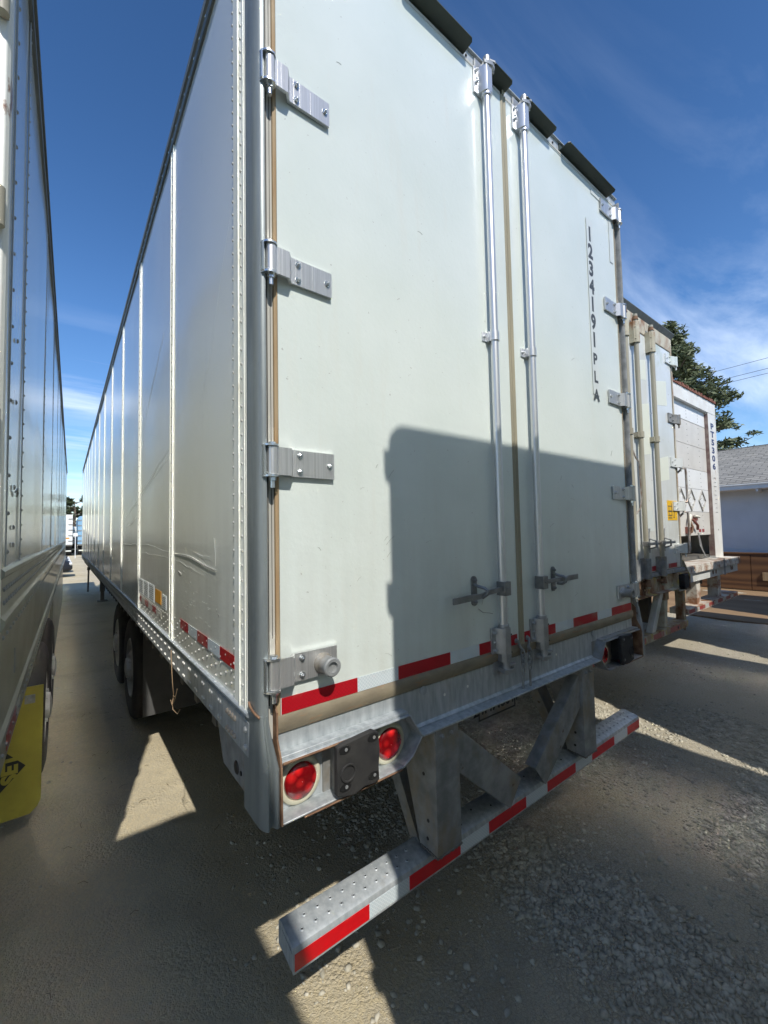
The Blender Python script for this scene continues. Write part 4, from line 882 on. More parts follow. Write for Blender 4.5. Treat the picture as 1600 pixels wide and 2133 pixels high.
    g.prism([(-.004, 1.135), (-.06, 1.125), (-.06, 1.117), (.04, 1.117), (.04, 1.135)], 0, .0, W-.34); g.box(W-.34, W, -.06, .06, 1.088, 1.098); g.box(W-.345, W-.337, -.06, .06, 1.09, 1.29); g.box(W-.34, W, -.05, .05, 1.275, 1.292)
    g.prism([(-.07, 1.09), (-.07, 1.25), (-.01, 1.42), (.05, 1.42), (.05, 1.09)], 0, W-.012, W+.006)
    g.build('rear_sill', m_sill, T, smooth=0, bevel=.002)
    g = MB(); g.ring((W-.265, .04, 1.19), (0, -1, 0), [(.065, 0), (.065, .02), (.05, .03), (.001, .033)], 24); g.build('tail_light_lens', m_lens, T, smooth=50)
    g = MB(); g.prism([(W-.2, 1.12), (W-.21, 1.20), (W-.19, 1.265), (W-.06, 1.27), (W-.05, 1.20), (W-.06, 1.12), (W-.12, 1.105)], 1, -.075, .04); g.build('dock_bumper', m_rub, T, smooth=0, bevel=.012)
    for x in (.6, 1.75):
        g = MB(); g.prism([(x, .75), (x+.07, .75), (x+.14, 1.12), (x+.03, 1.12)], 1, -.03, .04); g.box(x+.02, x+.13, -.04, .06, 1.03, 1.12, 1); g.build('guard_post', [m_oldc, m_sill], T, smooth=0, bevel=.004)
    g = MB(); g.prism([(1.42, .74), (1.52, .74), (1.76, 1.10), (1.68, 1.12)], 1, -.03, .03); g.build('guard_brace', m_oldw, T, smooth=0, bevel=.004)
    g = MB(); g.box(W-.085, W-.005, -.01, .07, .70, 1.09); g.prism([(-.01, .70), (.06, .70), (.10, .66), (.0, .60)], 0, W-.02, W-.005); g.build('guard_post', m_sill, T, smooth=0, bevel=.003)
    g = MB(); g.box(0.02, W-.03, -.035, -.0, .660, .735); g.box(.02, W-.03, 0, .09, .72, .735); UB = g.build('underride_bar', m_sill, T, smooth=0, bevel=.003)
    tape(.05, W-.1, .672, .722, -.0353, UB, True, (.28, .18), mats=(m_redo, m_sill))
    g = MB(); g.cyl((W-.36, -.036, .695), (W-.36, -.04, .695), .014, n=12); g.build('bar_bolt', m_blk, UB, smooth=0)
    g = MB(); g.box(.05, W-.05, .03, L-.03, 1.10, 1.2)
    for x in (.7, 1.7): g.box(x, x+.1, .1, 6.5, .78, 1.10)
    for y in (2.2, 3.45): g.cyl((.35, y, .5), (W-.35, y, .5), .065, n=14)
    g.build('floor_frame', m_under, T, smooth=0)
    for y in (2.2, 3.45):
        for x, sd in ((.05, -1), (.38, -1), (W-.05, 1), (W-.38, 1)): wheel(T, x, y, sd)
    for x in (.1, W-.7):
        g = MB(); g.box(x, x+.6, 1.5, 1.508, .22, 1.0); g.build('mud_flap', m_rub, T, smooth=0)
    for x in (.34, W-.46):
        g = MB(); g.box(x, x+.12, 12, 12.12, .05, 1.13); g.build('landing_leg', m_under, T, smooth=0)
    for z0, z1 in ((2.10, 2.50), (1.50, 1.98)):
        x = W+.045; g = MB(); g.tube([(x-.03, .02, z1-.06), (x+.0, -.03, z1), (x+.05, -.05, z1), (x+.06, -.05, z1-.05), (x+.06, -.05, z0+.05), (x+.04, -.05, z0), (x-.02, .0, z0)], .012, 8); g.build('grab_handle', m_chrome, T, smooth=60)
    x = sx-.02; g = MB(); g.tube([(x, -.02, 2.60), (x+.0, -.05, 2.5), (x+.05, -.06, 2.46), (x+.065, -.06, 2.1), (x+.05, -.05, 2.0), (x+.01, -.02, 1.94)], .008, 8); g.build('grab_handle', m_chrome, T, smooth=60)
    # small chain on the sill
    g = MB()
    for i in range(4):
        pts = [(1.32+(.012*math.cos(a) if i % 2 else 0), -.02+(0 if i % 2 else .012*math.cos(a)), 1.25-i*.034+.022*math.sin(a)) for a in np.linspace(0, 2*math.pi, 11)]
        g.tube(pts, .004, 5)
    g.build('chain', m_rust, T, smooth=60)
    return T
old_trailer()

# ------------------------------------------------------------------ box truck with roll-up door
def box_truck():
    W = 2.62; T = empty('box_truck', (6.18, 1.0, 0)); L = 7.2
    tag(T, 'white box truck with rusty roof edge, half open roll-up door and PT5306 on its post', 'truck')
    g = MB(); g.box(0, .04, .1, L, 1.25, 4.0); g.build('side_panel', m_box, T, smooth=0)
    g = MB(); g.box(W-.04, W, .1, L, 1.25, 4.0); g.build('side_panel', m_box, T, smooth=0)
    g = MB(); g.box(0, W, .05, L, 4.0, 4.05); g.build('roof', m_box, T, smooth=0)
    g = MB(); g.box(.04, W-.04, L-.04, L, 1.25, 4.0); g.build('front_wall', m_box, T, smooth=0)
    g = MB(); g.box(.04, W-.04, .1, L, 1.22, 1.32); g.box(.05, .8, 1.6, 1.64, 1.33, 2.2); g.build('cargo_floor', m_under, T, smooth=0)
    g = MB(); g.box(0, .20, 0, .09, 1.26, 3.78); g.box(W-.40, W-.03, 0, .09, 1.26, 3.78); g.box(W-.03, W, -.006, .10, 1.26, 3.98)
    g.box(0, W-.03, -.004, .16, 3.78, 3.995)
    g.box(W-.405, W-.401, .005, .085, 1.30, 3.76, 1)
    RF = g.build('rear_frame', [m_box, mat('maroon_edge', (.17, .10, .09), (.30, .24, .2), sc=9, rough=.7)], T, smooth=0, bevel=.003)
    for i, ch in enumerate('PT5306'):
        text_mb(ch, .142, lambda u, v: (W-.215+u, -.0015, 3.51-i*.142+v), .006, 2.3).build('number_letter', m_navy, RF, smooth=0)
    for i, dz in enumerate((2.62, 2.5, 2.42, 2.33)):
        pass
    g = MB()
    for i in range(9): z = 2.64-i*.075; g.box(W-.29+(i % 2)*.03, W-.20+(i % 3)*.02, -.0055, -.004, z, z+.008)
    g.cyl((W-.2, -.006, 1.74), (W-.2, -.008, 1.74), .014, n=10); g.build('paint_chips', m_scuff, RF, smooth=0)
    g = MB(); rr = random.Random(5)      # rusty, crumpled roof edge
    for i in range(64):
        x = i*W/64; h = rr.uniform(.012, .05); g.box(x, x+W/64*rr.uniform(.6, 1.3), -.015-rr.uniform(0, .012), .05, 3.993, 4.0+h)
    g.build('rusty_roof_edge', mat('red_rust', (.16, .045, .028), (.26, .12, .08), sc=18, rough=.9), T, smooth=0)
    # roll-up door
    for i, (z0, z1, m) in enumerate(((3.52, 3.78, m_shutw), (3.13, 3.51, m_shut), (2.74, 3.125, m_shut), (2.42, 2.735, m_shutw), (2.045, 2.415, m_shutw), (1.66, 2.04, m_shut))):
        g = MB(); g.box(.20, W-.41, .055, .075, z0, z1)
        for xx in (.75, 1.30, 1.85):
            for kk in range(4): g.dome((xx, .055, z0+.05+kk*(z1-z0-.1)/3), (0, -1, 0), .008, .005, 6, 1)
        if i < 5: g.box(.20, W-.41, .068, .075, z0-.012, z0, 1)
        g.build('door_slat_panel', [m, m_scuff], T, smooth=0, bevel=.003)
    g = MB()       # diamond placard holders
    for cx, tilt in ((.86, 0), (1.32, 0), (1.85, 0)):
        hw, hh = (.17, .17)
        P4 = [(cx, 2.06), (cx+hw, 2.23), (cx, 2.405), (cx-hw, 2.23)]
        for i in range(4):
            a, b_ = Vector((P4[i][0], 0, P4[i][1])), Vector((P4[(i+1) % 4][0], 0, P4[(i+1) % 4][1])); g.tube([(a.x, .047, a.z), (b_.x, .047, b_.z)], .010, 5)
        for dx, dz in ((0, .12), (0, -.12), (.1, .03), (-.1, .03), (.07, -.08), (-.07, -.08)): g.box(cx+dx-.006, cx+dx+.006, .043, .055, 2.23+dz-.018, 2.23+dz+.018)
    g.tube([(1.02, .047, 2.10), (1.16, .047, 2.25)], .007, 5)
    g.build('placard_holder', mat('grey_door_trim', (.30, .29, .27), (.45, .43, .38), sc=20, rough=.6), T, smooth=0)
    for x0 in (.20, 1.62, 1.78):
        g = MB(); g.box(x0, x0+.11, .053, .055, 1.71, 1.76); g.build('reflective_tape', m_redo if x0 != 1.62 else m_redo, T, smooth=0)
    g = MB()       # latch and tangled strap
    g.box(.98, 1.18, .02, .055, 1.70, 1.80, 1); g.box(1.0, 1.06, .0, .03, 1.68, 1.74, 2)
    g.tube([(1.06, .02, 1.80), (1.02, .0, 1.88), (1.06, .0, 1.96), (1.14, .02, 1.985), (1.17, .03, 1.96)], .018, 8, 0); g.tube([(1.10, .0, 1.72), (1.14, .0, 1.80), (1.10, .02, 1.90)], .016, 8, 2)
    g.tube([(1.26, .03, 1.92), (1.30, .0, 1.86), (1.38, .0, 1.82), (1.44, .02, 1.76)], .020, 8, 1); g.tube([(1.33, .02, 1.97), (1.40, .0, 1.965), (1.55, .02, 1.955)], .018, 8, 0); g.box(1.36, 1.44, .01, .05, 1.90, 1.98, 1)
    g.build('door_latch', [mat('pale_strap', (.70, .68, .58), rough=.7), mat('maroon_strap', (.22, .08, .06), rough=.7), m_rust], T, smooth=50)
    g = MB(); g.prism([(1.44, 1.70), (1.50, 1.70), (1.64, 1.44), (1.80, 1.30), (1.76, 1.30), (1.50, 1.50)], 1, .02, .025); g.box(1.76, 1.83, -.215, -.211, 1.02, 1.28); g.prism([(-.21, 1.28), (.07, 1.30), (.07, 1.305), (-.215, 1.285)], 0, 1.76, 1.83)
    g.build('hanging_strap', m_strap, T, smooth=0)
    # deck bumper, legs and underride bar
    m_deck = mat('rusty_white_deck', (.62, .60, .54), (.52, .48, .40), sc=4, rough=.6, stain=((.26, .13, .07), 5, (1, 1, 1), .46, .60), bump=.002)
    g = MB(); g.box(.0, W+.12, -.205, .10, 1.235, 1.262); g.box(.0, W+.12, -.21, -.18, 1.15, 1.235); g.build('rear_step', m_deck, T, smooth=0, bevel=.004)
    g = MB(); g.box(.03, W+.10, -.17, .05, 1.02, 1.15)
    for x in (1.35, 1.50, 2.32, 2.40): g.cyl((x, -.171, 1.09), (x, -.174, 1.09), .035, n=12, k=1)
    g.build('rear_sill', [mat('white_dirty_sill', (.62, .63, .60), (.50, .50, .46), sc=4, rough=.5, stain=((.22, .09, .06), 5, (1, 1, .5), .60, .66)), m_rust], T, smooth=0, bevel=.003)
    for x in (.75, 1.75):
        g = MB(); g.box(x, x+.16, -.12, .02, .66, 1.03); g.build('guard_post', m_deck, T, smooth=0, bevel=.004)
    g = MB(); g.box(.2, W+.02, -.17, .06, .585, .665); UB = g.build('underride_bar', m_deck, T, smooth=0, bevel=.004)
    tape(.22, W, .60, .65, -.1705, UB, True, (.25, .18), mats=(m_redo, m_whto))
    g = MB()
    for x in (.8, 1.7): g.box(x, x+.1, .1, L+2, .85, 1.2)
    g.cyl((.35, 2.4, .48), (W-.35, 2.4, .48), .07, n=12); g.build('chassis_frame', m_under, T, smooth=0)
    for x, sd in ((.08, -1), (.40, -1), (W-.08, 1), (W-.40, 1)): wheel(T, x, 2.4, sd, .48)
    for x, sd in ((.12, -1), (W-.12, 1)): wheel(T, x, L+1.0, sd, .48)
    g = MB(); sec = [(L+.05, .75, 2.5), (L+.9, .75, 2.5), (L+1.25, .75, 1.75), (L+2.3, .7, 1.45), (L+2.35, .6, 1.0)]
    g.prism([(L+.08, .6), (L+.08, 2.5), (L+.85, 2.5), (L+1.25, 1.75), (L+2.25, 1.45), (L+2.35, .6)], 0, .15, W-.15); g.build('cab', m_box, T, smooth=0, bevel=.05)
    return T
box_truck()

# ------------------------------------------------------------------ row of trailers behind the camera: they shade the yard
def row_trailer():
    T = empty('semi_trailer', (0, 0, 0)); W = 2.6; L = 14.6; r = .085
    pts = [(0, 1.12), (W, 1.12), (W, 4.11-r)]+[(W-r+r*math.cos(a), 4.11-r+r*math.sin(a)) for a in np.linspace(0, math.pi/2, 7)]+[(r-r*math.sin(a), 4.11-r+r*math.cos(a)) for a in np.linspace(0, math.pi/2, 7)]+[(0, 4.11-r)]
    g = MB(); g.prism(pts, 1, -L, -.02); g.build('trailer_body', m_door, T, smooth=30)
    g = MB(); g.box(.06, W-.06, -.02, .0, 1.25, 4.0); g.box(1.29, 1.31, 0, .006, 1.25, 4.0, 1); RD = g.build('rear_door', [m_door, m_sealg], T, smooth=0)
    for x in (.75, 1.15, 1.45, 1.85): g = MB(); g.cyl((x, .035, 1.15), (x, .035, 3.98), .018, n=10); g.build('lock_rod', m_rod, RD, smooth=40)
    for x in (-.01, W-.24):
        for z in (1.45, 2.1, 2.75, 3.4, 3.9): g = MB(); g.box(x, x+.25, .0, .03, z-.045, z+.045); g.build('hinge_strap', m_alu, RD, smooth=0)
    g = MB(); g.box(0, W, -.1, .04, .98, 1.12); g.build('rear_sill', m_galvd, T, smooth=0)
    g = MB(); g.box(.1, W-.1, -.08, .03, .46, .56)
    for x in (.7, 1.8): g.box(x, x+.12, -.06, .0, .56, 1.0)
    g.build('underride_bar', m_galvd, T, smooth=0)
    tape(.12, W-.12, .475, .525, .0305, T, True, sign=1)
    for x in (.15, .5, W-.5, W-.15):
        g = MB(); g.cyl((x, .04, 1.05), (x, .052, 1.05), .055, n=20); g.build('tail_light_lens', m_lens, T, smooth=40)
    g = MB()
    for x in (.8, 1.7): g.box(x, x+.1, -6.4, -.1, .76, 1.12)
    for y in (-3.0, -4.25): g.cyl((.35, y, .5), (W-.35, y, .5), .065, n=12)
    g.build('chassis_frame', m_under, T, smooth=0)
    for y in (-3.0, -4.25):
        for x, sd in ((.05, -1), (.38, -1), (W-.05, 1), (W-.38, 1)): wheel(T, x, y, sd)
    for x in (.35, W-.47):
        g = MB(); g.box(x, x+.12, -11.6, -11.48, .03, 1.12); g.build('landing_leg', m_under, T, smooth=0)
    return T
rt = row_trailer(); xs_row = [(-3.245, 'white trailer parked just left of the photographer'), (.084, 'white trailer parked opposite the central trailer doors'), (3.35, 'white trailer parked opposite the older rod-door trailer'), (6.75, 'white trailer parked opposite the roll-up box truck'), (10.0, 'white trailer parked opposite the plywood fence, last of the facing row')]
for i, (x, lab) in enumerate(xs_row):
    t = rt if i == 0 else copy_tree(rt)
    t.location = (x, -1.53, 0); tag(t, lab, 'trailer', 'trailers in the facing row')

# ------------------------------------------------------------------ far trailers at the end of the gap
def far_trailer(x, y, H, W, m, lab, grp=None, hinge=True, curve=False):
    T = empty('parked_trailer', (x, y, 0)); L = 9
    g = MB(); r = .25 if curve else .03
    pts = [(0, 1.15), (W, 1.15), (W, H)]+([(r-r*math.sin(a), H-r+r*math.cos(a)) for a in np.linspace(0, math.pi/2, 6)])
    g.prism(pts, 1, .02, L); g.build('trailer_body', m, T, smooth=30)
    g = MB(); g.box(.06, W-.06, 0, .02, 1.3, H-.15); g.box(W/2-.01, W/2+.01, -.01, 0, 1.3, H-.15, 1)
    for q in (.35, .62): 
        for s in (-1, 1): g.cyl((W/2+s*q*W*.35, -.04, 1.2), (W/2+s*q*W*.35, -.04, H-.15), .025, n=8, k=1)
    D_ = g.build('rear_door', [m, m_galvd], T, smooth=0)
    for z in np.linspace(1.5, H-.45, 5):
        g = MB(); g.box(W-.35, W+.02, -.04, -.005, z-.05, z+.05); g.build('hinge_strap', m_galvd, D_, smooth=0)
        g = MB(); g.box(-.02, .33, -.04, -.005, z-.05, z+.05); g.build('hinge_strap', m_galvd, D_, smooth=0)
    g = MB(); g.box(0, W, -.05, .1, 1.0, 1.15); g.build('rear_sill', m_under, T, smooth=0)
    g = MB(); g.box(.1, W-.1, -.05, .05, .45, .56); g.box(.7, .82, -.03, .03, .56, 1.0); g.box(W-.82, W-.7, -.03, .03, .56, 1.0); g.build('underride_bar', m_trim, T, smooth=0)
    g = MB()
    for a in (.8, W-.9): g.box(a, a+.1, .2, L, .78, 1.1)
    g.build('chassis_frame', m_under, T, smooth=0)
    for yy in (1.4, 2.6):
        for xx, sd in ((.05, -1), (W-.05, 1)): wheel(T, xx, yy, sd, .5, .55)
    tag(T, lab, 'trailer', grp)
    return T
m_fw = mat('far_white_paint', (.76, .77, .76), rough=.5)
m_fb = mat('far_blue_paint', (.20, .38, .55), (.28, .46, .62), sc=2, rough=.5)
ft = far_trailer(-2.45, 52, 4.2, 2.6, m_fw, 'tallest far white trailer, with an orange label on its rear door')
g = MB(); g.box(2.0, 2.35, -.012, -.002, 1.72, 1.86); g.build('orange_label', m_orange, ft, smooth=0)
far_trailer(.10, 60, 3.15, 1.9, m_fw, 'low far white trailer standing between a taller white one and a blue one')
far_trailer(.60, 53, 4.1, 2.7, m_fb, 'far pale blue trailer with a rounded top corner', curve=True)
g = MB(); g.cyl((.28, 45, 0), (.28, 45, 2.15), .03, n=8)
sg = g.build('sign_post', m_fw, None, smooth=40)
S_ = empty('yard_sign', (.28, 45, 0)); sg.parent = S_; sg.matrix_parent_inverse = Matrix.Translation((-.28, -45, 0))
g = MB(); g.box(-.16, .16, -.04, -.03, 1.95, 2.25); g.build('sign_board', m_fw, S_, smooth=0); tag(S_, 'small white sign on a thin pole in the sunlit yard at the far end', 'sign')

# ------------------------------------------------------------------ parked cars beyond the left trailer (noses point right)
def car(name, loc, paint, lab, rz=0):
    T = empty(name, loc, rz)
    # body loft along x (nose at +x = 0)
    st = [(-4.6, .78, .45, .82), (-4.5, .86, .32, .98), (-3.6, .90, .22, 1.02), (-2.2, .91, .20, .98), (-1.2, .90, .22, .94), (-.5, .86, .24, .84), (-.12, .74, .26, .70), (.0, .55, .34, .58)]
    g = MB(); n = 10; vs = []
    for x, w_, z0, z1 in st:
        sec = [(-w_*.9, z0), (-w_, z0+.12), (-w_, z0+(z1-z0)*.55), (-w_*.93, z1-.05), (-w_*.78, z1), (w_*.78, z1), (w_*.93, z1-.05), (w_, z0+(z1-z0)*.55), (w_, z0+.12), (w_*.9, z0)]
        vs += [(x, a, b_) for a, b_ in sec]
    fs = [(i*n+j, (i+1)*n+j, (i+1)*n+(j+1) % n, i*n+(j+1) % n) for i in range(len(st)-1) for j in range(n)]+[tuple(range(n)), tuple(range((len(st)-1)*n, len(st)*n))[::-1]]
    g.add(vs, fs); g.build('body', paint, T, smooth=50)
    m_gl = mat('car_glass', (.03, .045, .06), rough=.05, coat=1)
    g = MB(); st = [(-4.3, .70, .98, 1.0), (-3.7, .66, .98, 1.34), (-2.9, .64, .98, 1.43), (-2.1, .64, .97, 1.41), (-1.35, .72, .93, .97)]; vs = []
    for x, w_, z0, z1 in st: vs += [(x, -w_-.1, z0-.03), (x, -w_, z1-.03), (x, -w_+.08, z1), (x, w_-.08, z1), (x, w_, z1-.03), (x, w_+.1, z0-.03)]
    n = 6; fs = [(i*n+j, (i+1)*n+j, (i+1)*n+(j+1) % n, i*n+(j+1) % n) for i in range(len(st)-1) for j in range(n)]+[tuple(range(n)), tuple(range((len(st)-1)*n, len(st)*n))[::-1]]
    g.add(vs, fs); g.build('cabin_glass', m_gl, T, smooth=50)
    g = MB(); g.prism([(-3.6, -.60), (-2.1, -.60), (-2.1, .60), (-3.6, .60)], 2, 1.39, 1.445)
    g.build('roof', paint, T, smooth=40, bevel=.02)
    for x in (-.85, -3.65):
        for y, sd in ((-.92, 0), (.92, 0)):
            g = MB(); s = 1 if y > 0 else -1
            g.cyl((x, y-s*.22, .33), (x, y, .33), .33, n=24); g.cyl((x, y, .33), (x, y+s*.012, .33), .2, n=16, k=1); g.build('wheel', [m_tire, m_rim], T, smooth=40)
    g = MB(); g.box(-.06, .012, -.42, .42, .36, .50); g.build('grille', m_blk, T, smooth=0)
    for y in (-.62, .62):
        g = MB(); g.cyl((-.14, y, .60), (-.02, y*.96, .60), .075, n=12); g.build('headlight', mat('headlight_glass', (.7, .72, .74), rough=.1, coat=1), T, smooth=40)
    for y in (-.98, .98):
        g = MB(); g.box(-1.6, -1.45, y-.08, y+.08, .96, 1.08); g.build('wing_mirror', paint, T, smooth=0, bevel=.03)
    tag(T, lab, 'car'); return T
m_c1 = mat('dark_blue_grey_paint', (.015, .017, .022), rough=.6); m_c2 = mat('silver_grey_paint', (.09, .10, .11), rough=.6)
car('parked_car', (-.17, 24.0, 0), m_c1, 'dark grey car, first of the parked cars beyond the trailer with the yellow flap')
car('parked_car', (-.20, 27.2, 0), m_c2, 'silver car parked between two dark cars')
car('parked_car', (-.22, 30.6, 0), m_c1, 'dark car parked behind the silver one, nearest the far trailers')

# ------------------------------------------------------------------ trees
def leaves(centers, n, size, seed, flat=.6):
    q = np.random.default_rng(seed); C_ = np.array([c[:3] for c in centers]); Rr = np.array([c[3] for c in centers])
    wgt = Rr**2/np.sum(Rr**2); idx = q.choice(len(C_), n, p=wgt)
    d = q.standard_normal((n, 3)); d /= np.linalg.norm(d, axis=1)[:, None]; rr = q.random(n)**.45
    P = C_[idx]+d*(rr*Rr[idx])[:, None]*np.array([1, 1, flat])
    a = q.standard_normal((n, 3)); a[:, 2] *= .6; a /= np.linalg.norm(a, axis=1)[:, None]; b = q.standard_normal((n, 3)); b -= a*(a*b).sum(1)[:, None]; b /= np.linalg.norm(b, axis=1)[:, None]
    s = size*(.6+.8*q.random(n))[:, None]
    V = np.stack([P-a*s, P+b*s*.33, P+a*s, P-b*s*.33], 1).reshape(-1, 3)
    me = bpy.data.meshes.new('foliage'); me.vertices.add(4*n); me.vertices.foreach_set('co', V.astype(np.float32).ravel())
    me.loops.add(4*n); me.loops.foreach_set('vertex_index', np.arange(4*n, dtype=np.int32)); me.polygons.add(n)
    me.polygons.foreach_set('loop_start', np.arange(0, 4*n, 4, dtype=np.int32)); me.polygons.foreach_set('loop_total', np.full(n, 4, np.int32)); me.update(); me.validate()
    return me
def tree(loc, h, rad, lab, n=30000, size=.12, seed=1, nb=60, name='evergreen_tree', z0=.25, shape=None, m=None):
    T = empty(name, loc); q = random.Random(seed)
    g = MB(); g.tube([(0, 0, -.2), (.1, .05, h*.25), (-.05, .1, h*.5), (.08, 0, h*.75), (0, .05, h*.97)], lambda t: .28*(1-t)**.8+.03, 10); cents = []
    for i in range(nb):
        t = z0+(1-z0)*(i+.5)/nb; z = h*t; r = rad*(shape(t) if shape else math.sin(math.pi*min(1, (1-t)*.9+.12))**.7)*q.uniform(.65, 1.12)
        a = q.uniform(0, 2*math.pi); ex, ey, ez = r*math.cos(a), r*math.sin(a), z+r*q.uniform(.05, .45)
        pts = [(0, 0, z-.1*r), (ex*.4, ey*.4, z+.02*r), (ex*.75, ey*.75, z+(ez-z)*.5), (ex, ey, ez)]
        g.tube(pts, lambda u: .07*(1-u)+.012, 5)
        for k in range(6):
            u = .35+.65*k/5; p = Vector(pts[1]).lerp(Vector(pts[3]), u); c = q.uniform(.22, .5)*(.6+.3*rad/3)
            cents.append((p.x+q.uniform(-.25, .25), p.y+q.uniform(-.25, .25), p.z+q.uniform(-.12, .2), c))
        for k in range(3):
            a2 = a+q.uniform(-.7, .7); rr = r*q.uniform(.5, 1.05); p = Vector((rr*math.cos(a2), rr*math.sin(a2), z+rr*q.uniform(0, .35))); g.tube([tuple(Vector(pts[1])), tuple(p)], .018, 4); cents.append((p.x, p.y, p.z, q.uniform(.2, .42)))
    g.build('trunk', m_bark, T, smooth=60)
    me = leaves(cents, n, size, seed+5); me.materials.append(m or m_leaf); o = bpy.data.objects.new('crown', me); COL.objects.link(o); o.parent = T
    tag(T, lab, 'tree'); return T
tree((21.5, 5.9, 0), 11.0, 3.3, 'tall evergreen tree rising behind the shingle-roofed building', 38000, .115, 3, 95, shape=lambda t: max(.12, 1.05-1.02*t**2.2))
tree((.6, 74, 0), 7.2, 3.6, 'dark bushy tree rising behind the low far white trailer', 9000, .35, 9, 26, 'bushy_tree', .1, m=m_leaf2)
tree((-3.2, 78, 0), 6.6, 3.2, 'low dark tree mostly hidden behind the tallest far white trailer', 7000, .35, 12, 22, 'bushy_tree', .1, m=m_leaf2)

# ------------------------------------------------------------------ building, plywood fence
def building():
    T = empty('building', (14.8, -2, 0)); y0, y1 = -8.5, 8.0
    g = MB(); g.box(0, .2, y0, y1, 0, 2.98); g.box(.2, 7.4, y1-.2, y1, 0, 2.98); g.box(.2, 7.4, y0, y0+.2, 0, 2.98); g.box(7.4, 7.6, y0, y1, 0, 2.98); g.prism([(.2, 2.98), (7.4, 2.98), (3.8, 4.42)], 1, y1-.2, y1); g.prism([(.2, 2.98), (7.4, 2.98), (3.8, 4.42)], 1, y0, y0+.2)
    g.build('wall', m_wall, T, smooth=0)
    g = MB(); n = 26; x0, z0, x1, z1 = -.5, 2.93, 3.8, 4.52
    rr = random.Random(2)
    for s in (0, 1):
        for i in range(n):
            t0, t1 = i/n, (i+1)/n+.012; xa, za = x0+(x1-x0)*t0, z0+(z1-z0)*t0; xb, zb = x0+(x1-x0)*t1, z0+(z1-z0)*t1
            q = [(xa, za), (xb, zb), (xb, zb+.012), (xa, za+.022)]
            if s: q = [(7.6-x, z) for x, z in q]
            y = y0-.4
            while y < y1+.4:
                L_ = rr.uniform(.25, .5); dz = rr.uniform(-.003, .006); g.prism([(a, b_+dz) for a, b_ in q], 1, y, min(y+L_-.004, y1+.4)); y += L_
    g.build('roof', m_shing, T, smooth=0)
    g = MB(); g.box(-.515, -.50, y0-.4, y1+.4, 2.79, 2.935); g.box(-.50, .0, y0-.4, y1+.4, 2.78, 2.80); g.box(-.54, -.515, y0-.4, y1+.4, 2.90, 2.925); 
    y = y0
    while y < y1: g.box(-.49, -.0, y, y+.045, 2.70, 2.78); y += 1.2
    g.build('eave_board', m_soffit, T, smooth=0)
    tag(T, 'low white stucco building with a grey shingle roof behind the plywood fence', 'building')
building()
F = empty('plywood_fence', (14.55, -2, 0))
y = -8.4; k = 0
while y < 7:
    g = MB(); g.box(-.012-.004*(k % 2), .006, y, y+2.42, .02, 1.0+.006*(k % 3)); g.build('plywood_sheet', m_wood, F, smooth=0); 
    g = MB(); g.box(.006, .095, y-.045, y+.045, 0, 1.0); g.build('fence_post', m_wood, F, smooth=0)
    y += 2.44; k += 1
g = MB(); g.box(-.03, .06, -8.4, 6.2, 1.008, 1.045); g.build('top_rail', m_wood, F, smooth=0)
g = MB(); g.box(-.05, -.02, 3.30, 3.55, .30, .52); g.box(-.05, -.02, 3.05, 3.10, .1, .8); g.build('loose_board', m_gasket, F, smooth=0)
tag(F, 'low brown plywood fence along the foot of the white building', 'fence')

# ------------------------------------------------------------------ overhead wires
for i, (z, dy, lab) in enumerate(((19.2, 0, 'topmost thin overhead wire crossing the sky beside the tree'), (18.2, .4, 'middle thin overhead wire crossing the sky beside the tree'), (17.8, .8, 'lowest thin overhead wire crossing the sky beside the tree'))):
    g = MB(); g.tube([(58+dy, -70+j*6, z+.0006*((j-15)*6)**2+.0*j) for j in range(31)], .022, 5)
    tag(g.build('overhead_wire', m_blk, None, smooth=60), lab, 'wire', 'overhead wires')

# ------------------------------------------------------------------ ground sheet and gravel
def height(X, Y):
    h = smooth_noise(X*.8+40, Y*.8+40, 51, 128)*.010+smooth_noise(X*3.1+20, Y*3.1+20, 52, 200)*.004+smooth_noise(X*9+20, Y*9+20, 53, 300)*.0022
    f = np.clip((8-np.hypot(X-3, Y-1)/1.6), 0, 1); f2 = np.clip((60-np.hypot(X, Y))/40, 0, 1)
    return h*(f*.6+.4)*f2-.012
gx = np.unique(np.round(np.concatenate([np.linspace(-600, -60, 14), np.linspace(-60, -8, 30), np.arange(-8, -1.6, .2), np.arange(-1.6, 6.2, .028), np.arange(6.2, 18, .12), np.linspace(18, 70, 30), np.linspace(70, 600, 14)]), 4))
gy = np.unique(np.round(np.concatenate([np.linspace(-600, -60, 12), np.linspace(-60, -3, 30), np.arange(-3, -1.6, .1), np.arange(-1.6, 4.2, .028), np.arange(4.2, 26, .16), np.linspace(26, 90, 40), np.linspace(90, 900, 14)]), 4))
GX, GY = np.meshgrid(gx, gy, indexing='ij'); GZ = height(GX, GY); nx_, ny_ = GX.shape
me = bpy.data.meshes.new('ground'); V = np.stack([GX, GY, GZ], -1).reshape(-1, 3).astype(np.float32)
ii, jj = np.meshgrid(np.arange(nx_-1), np.arange(ny_-1), indexing='ij'); a = (ii*ny_+jj).ravel(); Fq = np.stack([a, a+ny_, a+ny_+1, a+1], 1).astype(np.int32)
me.vertices.add(len(V)); me.vertices.foreach_set('co', V.ravel()); me.loops.add(Fq.size); me.loops.foreach_set('vertex_index', Fq.ravel()); me.polygons.add(len(Fq))
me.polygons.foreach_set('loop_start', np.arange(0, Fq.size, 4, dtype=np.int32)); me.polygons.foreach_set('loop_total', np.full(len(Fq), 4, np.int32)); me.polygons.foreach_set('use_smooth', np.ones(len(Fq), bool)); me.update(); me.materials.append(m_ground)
go = bpy.data.objects.new('ground', me); COL.objects.link(go); tag(go, 'tan gravel and packed dirt yard', None, kind='structure')
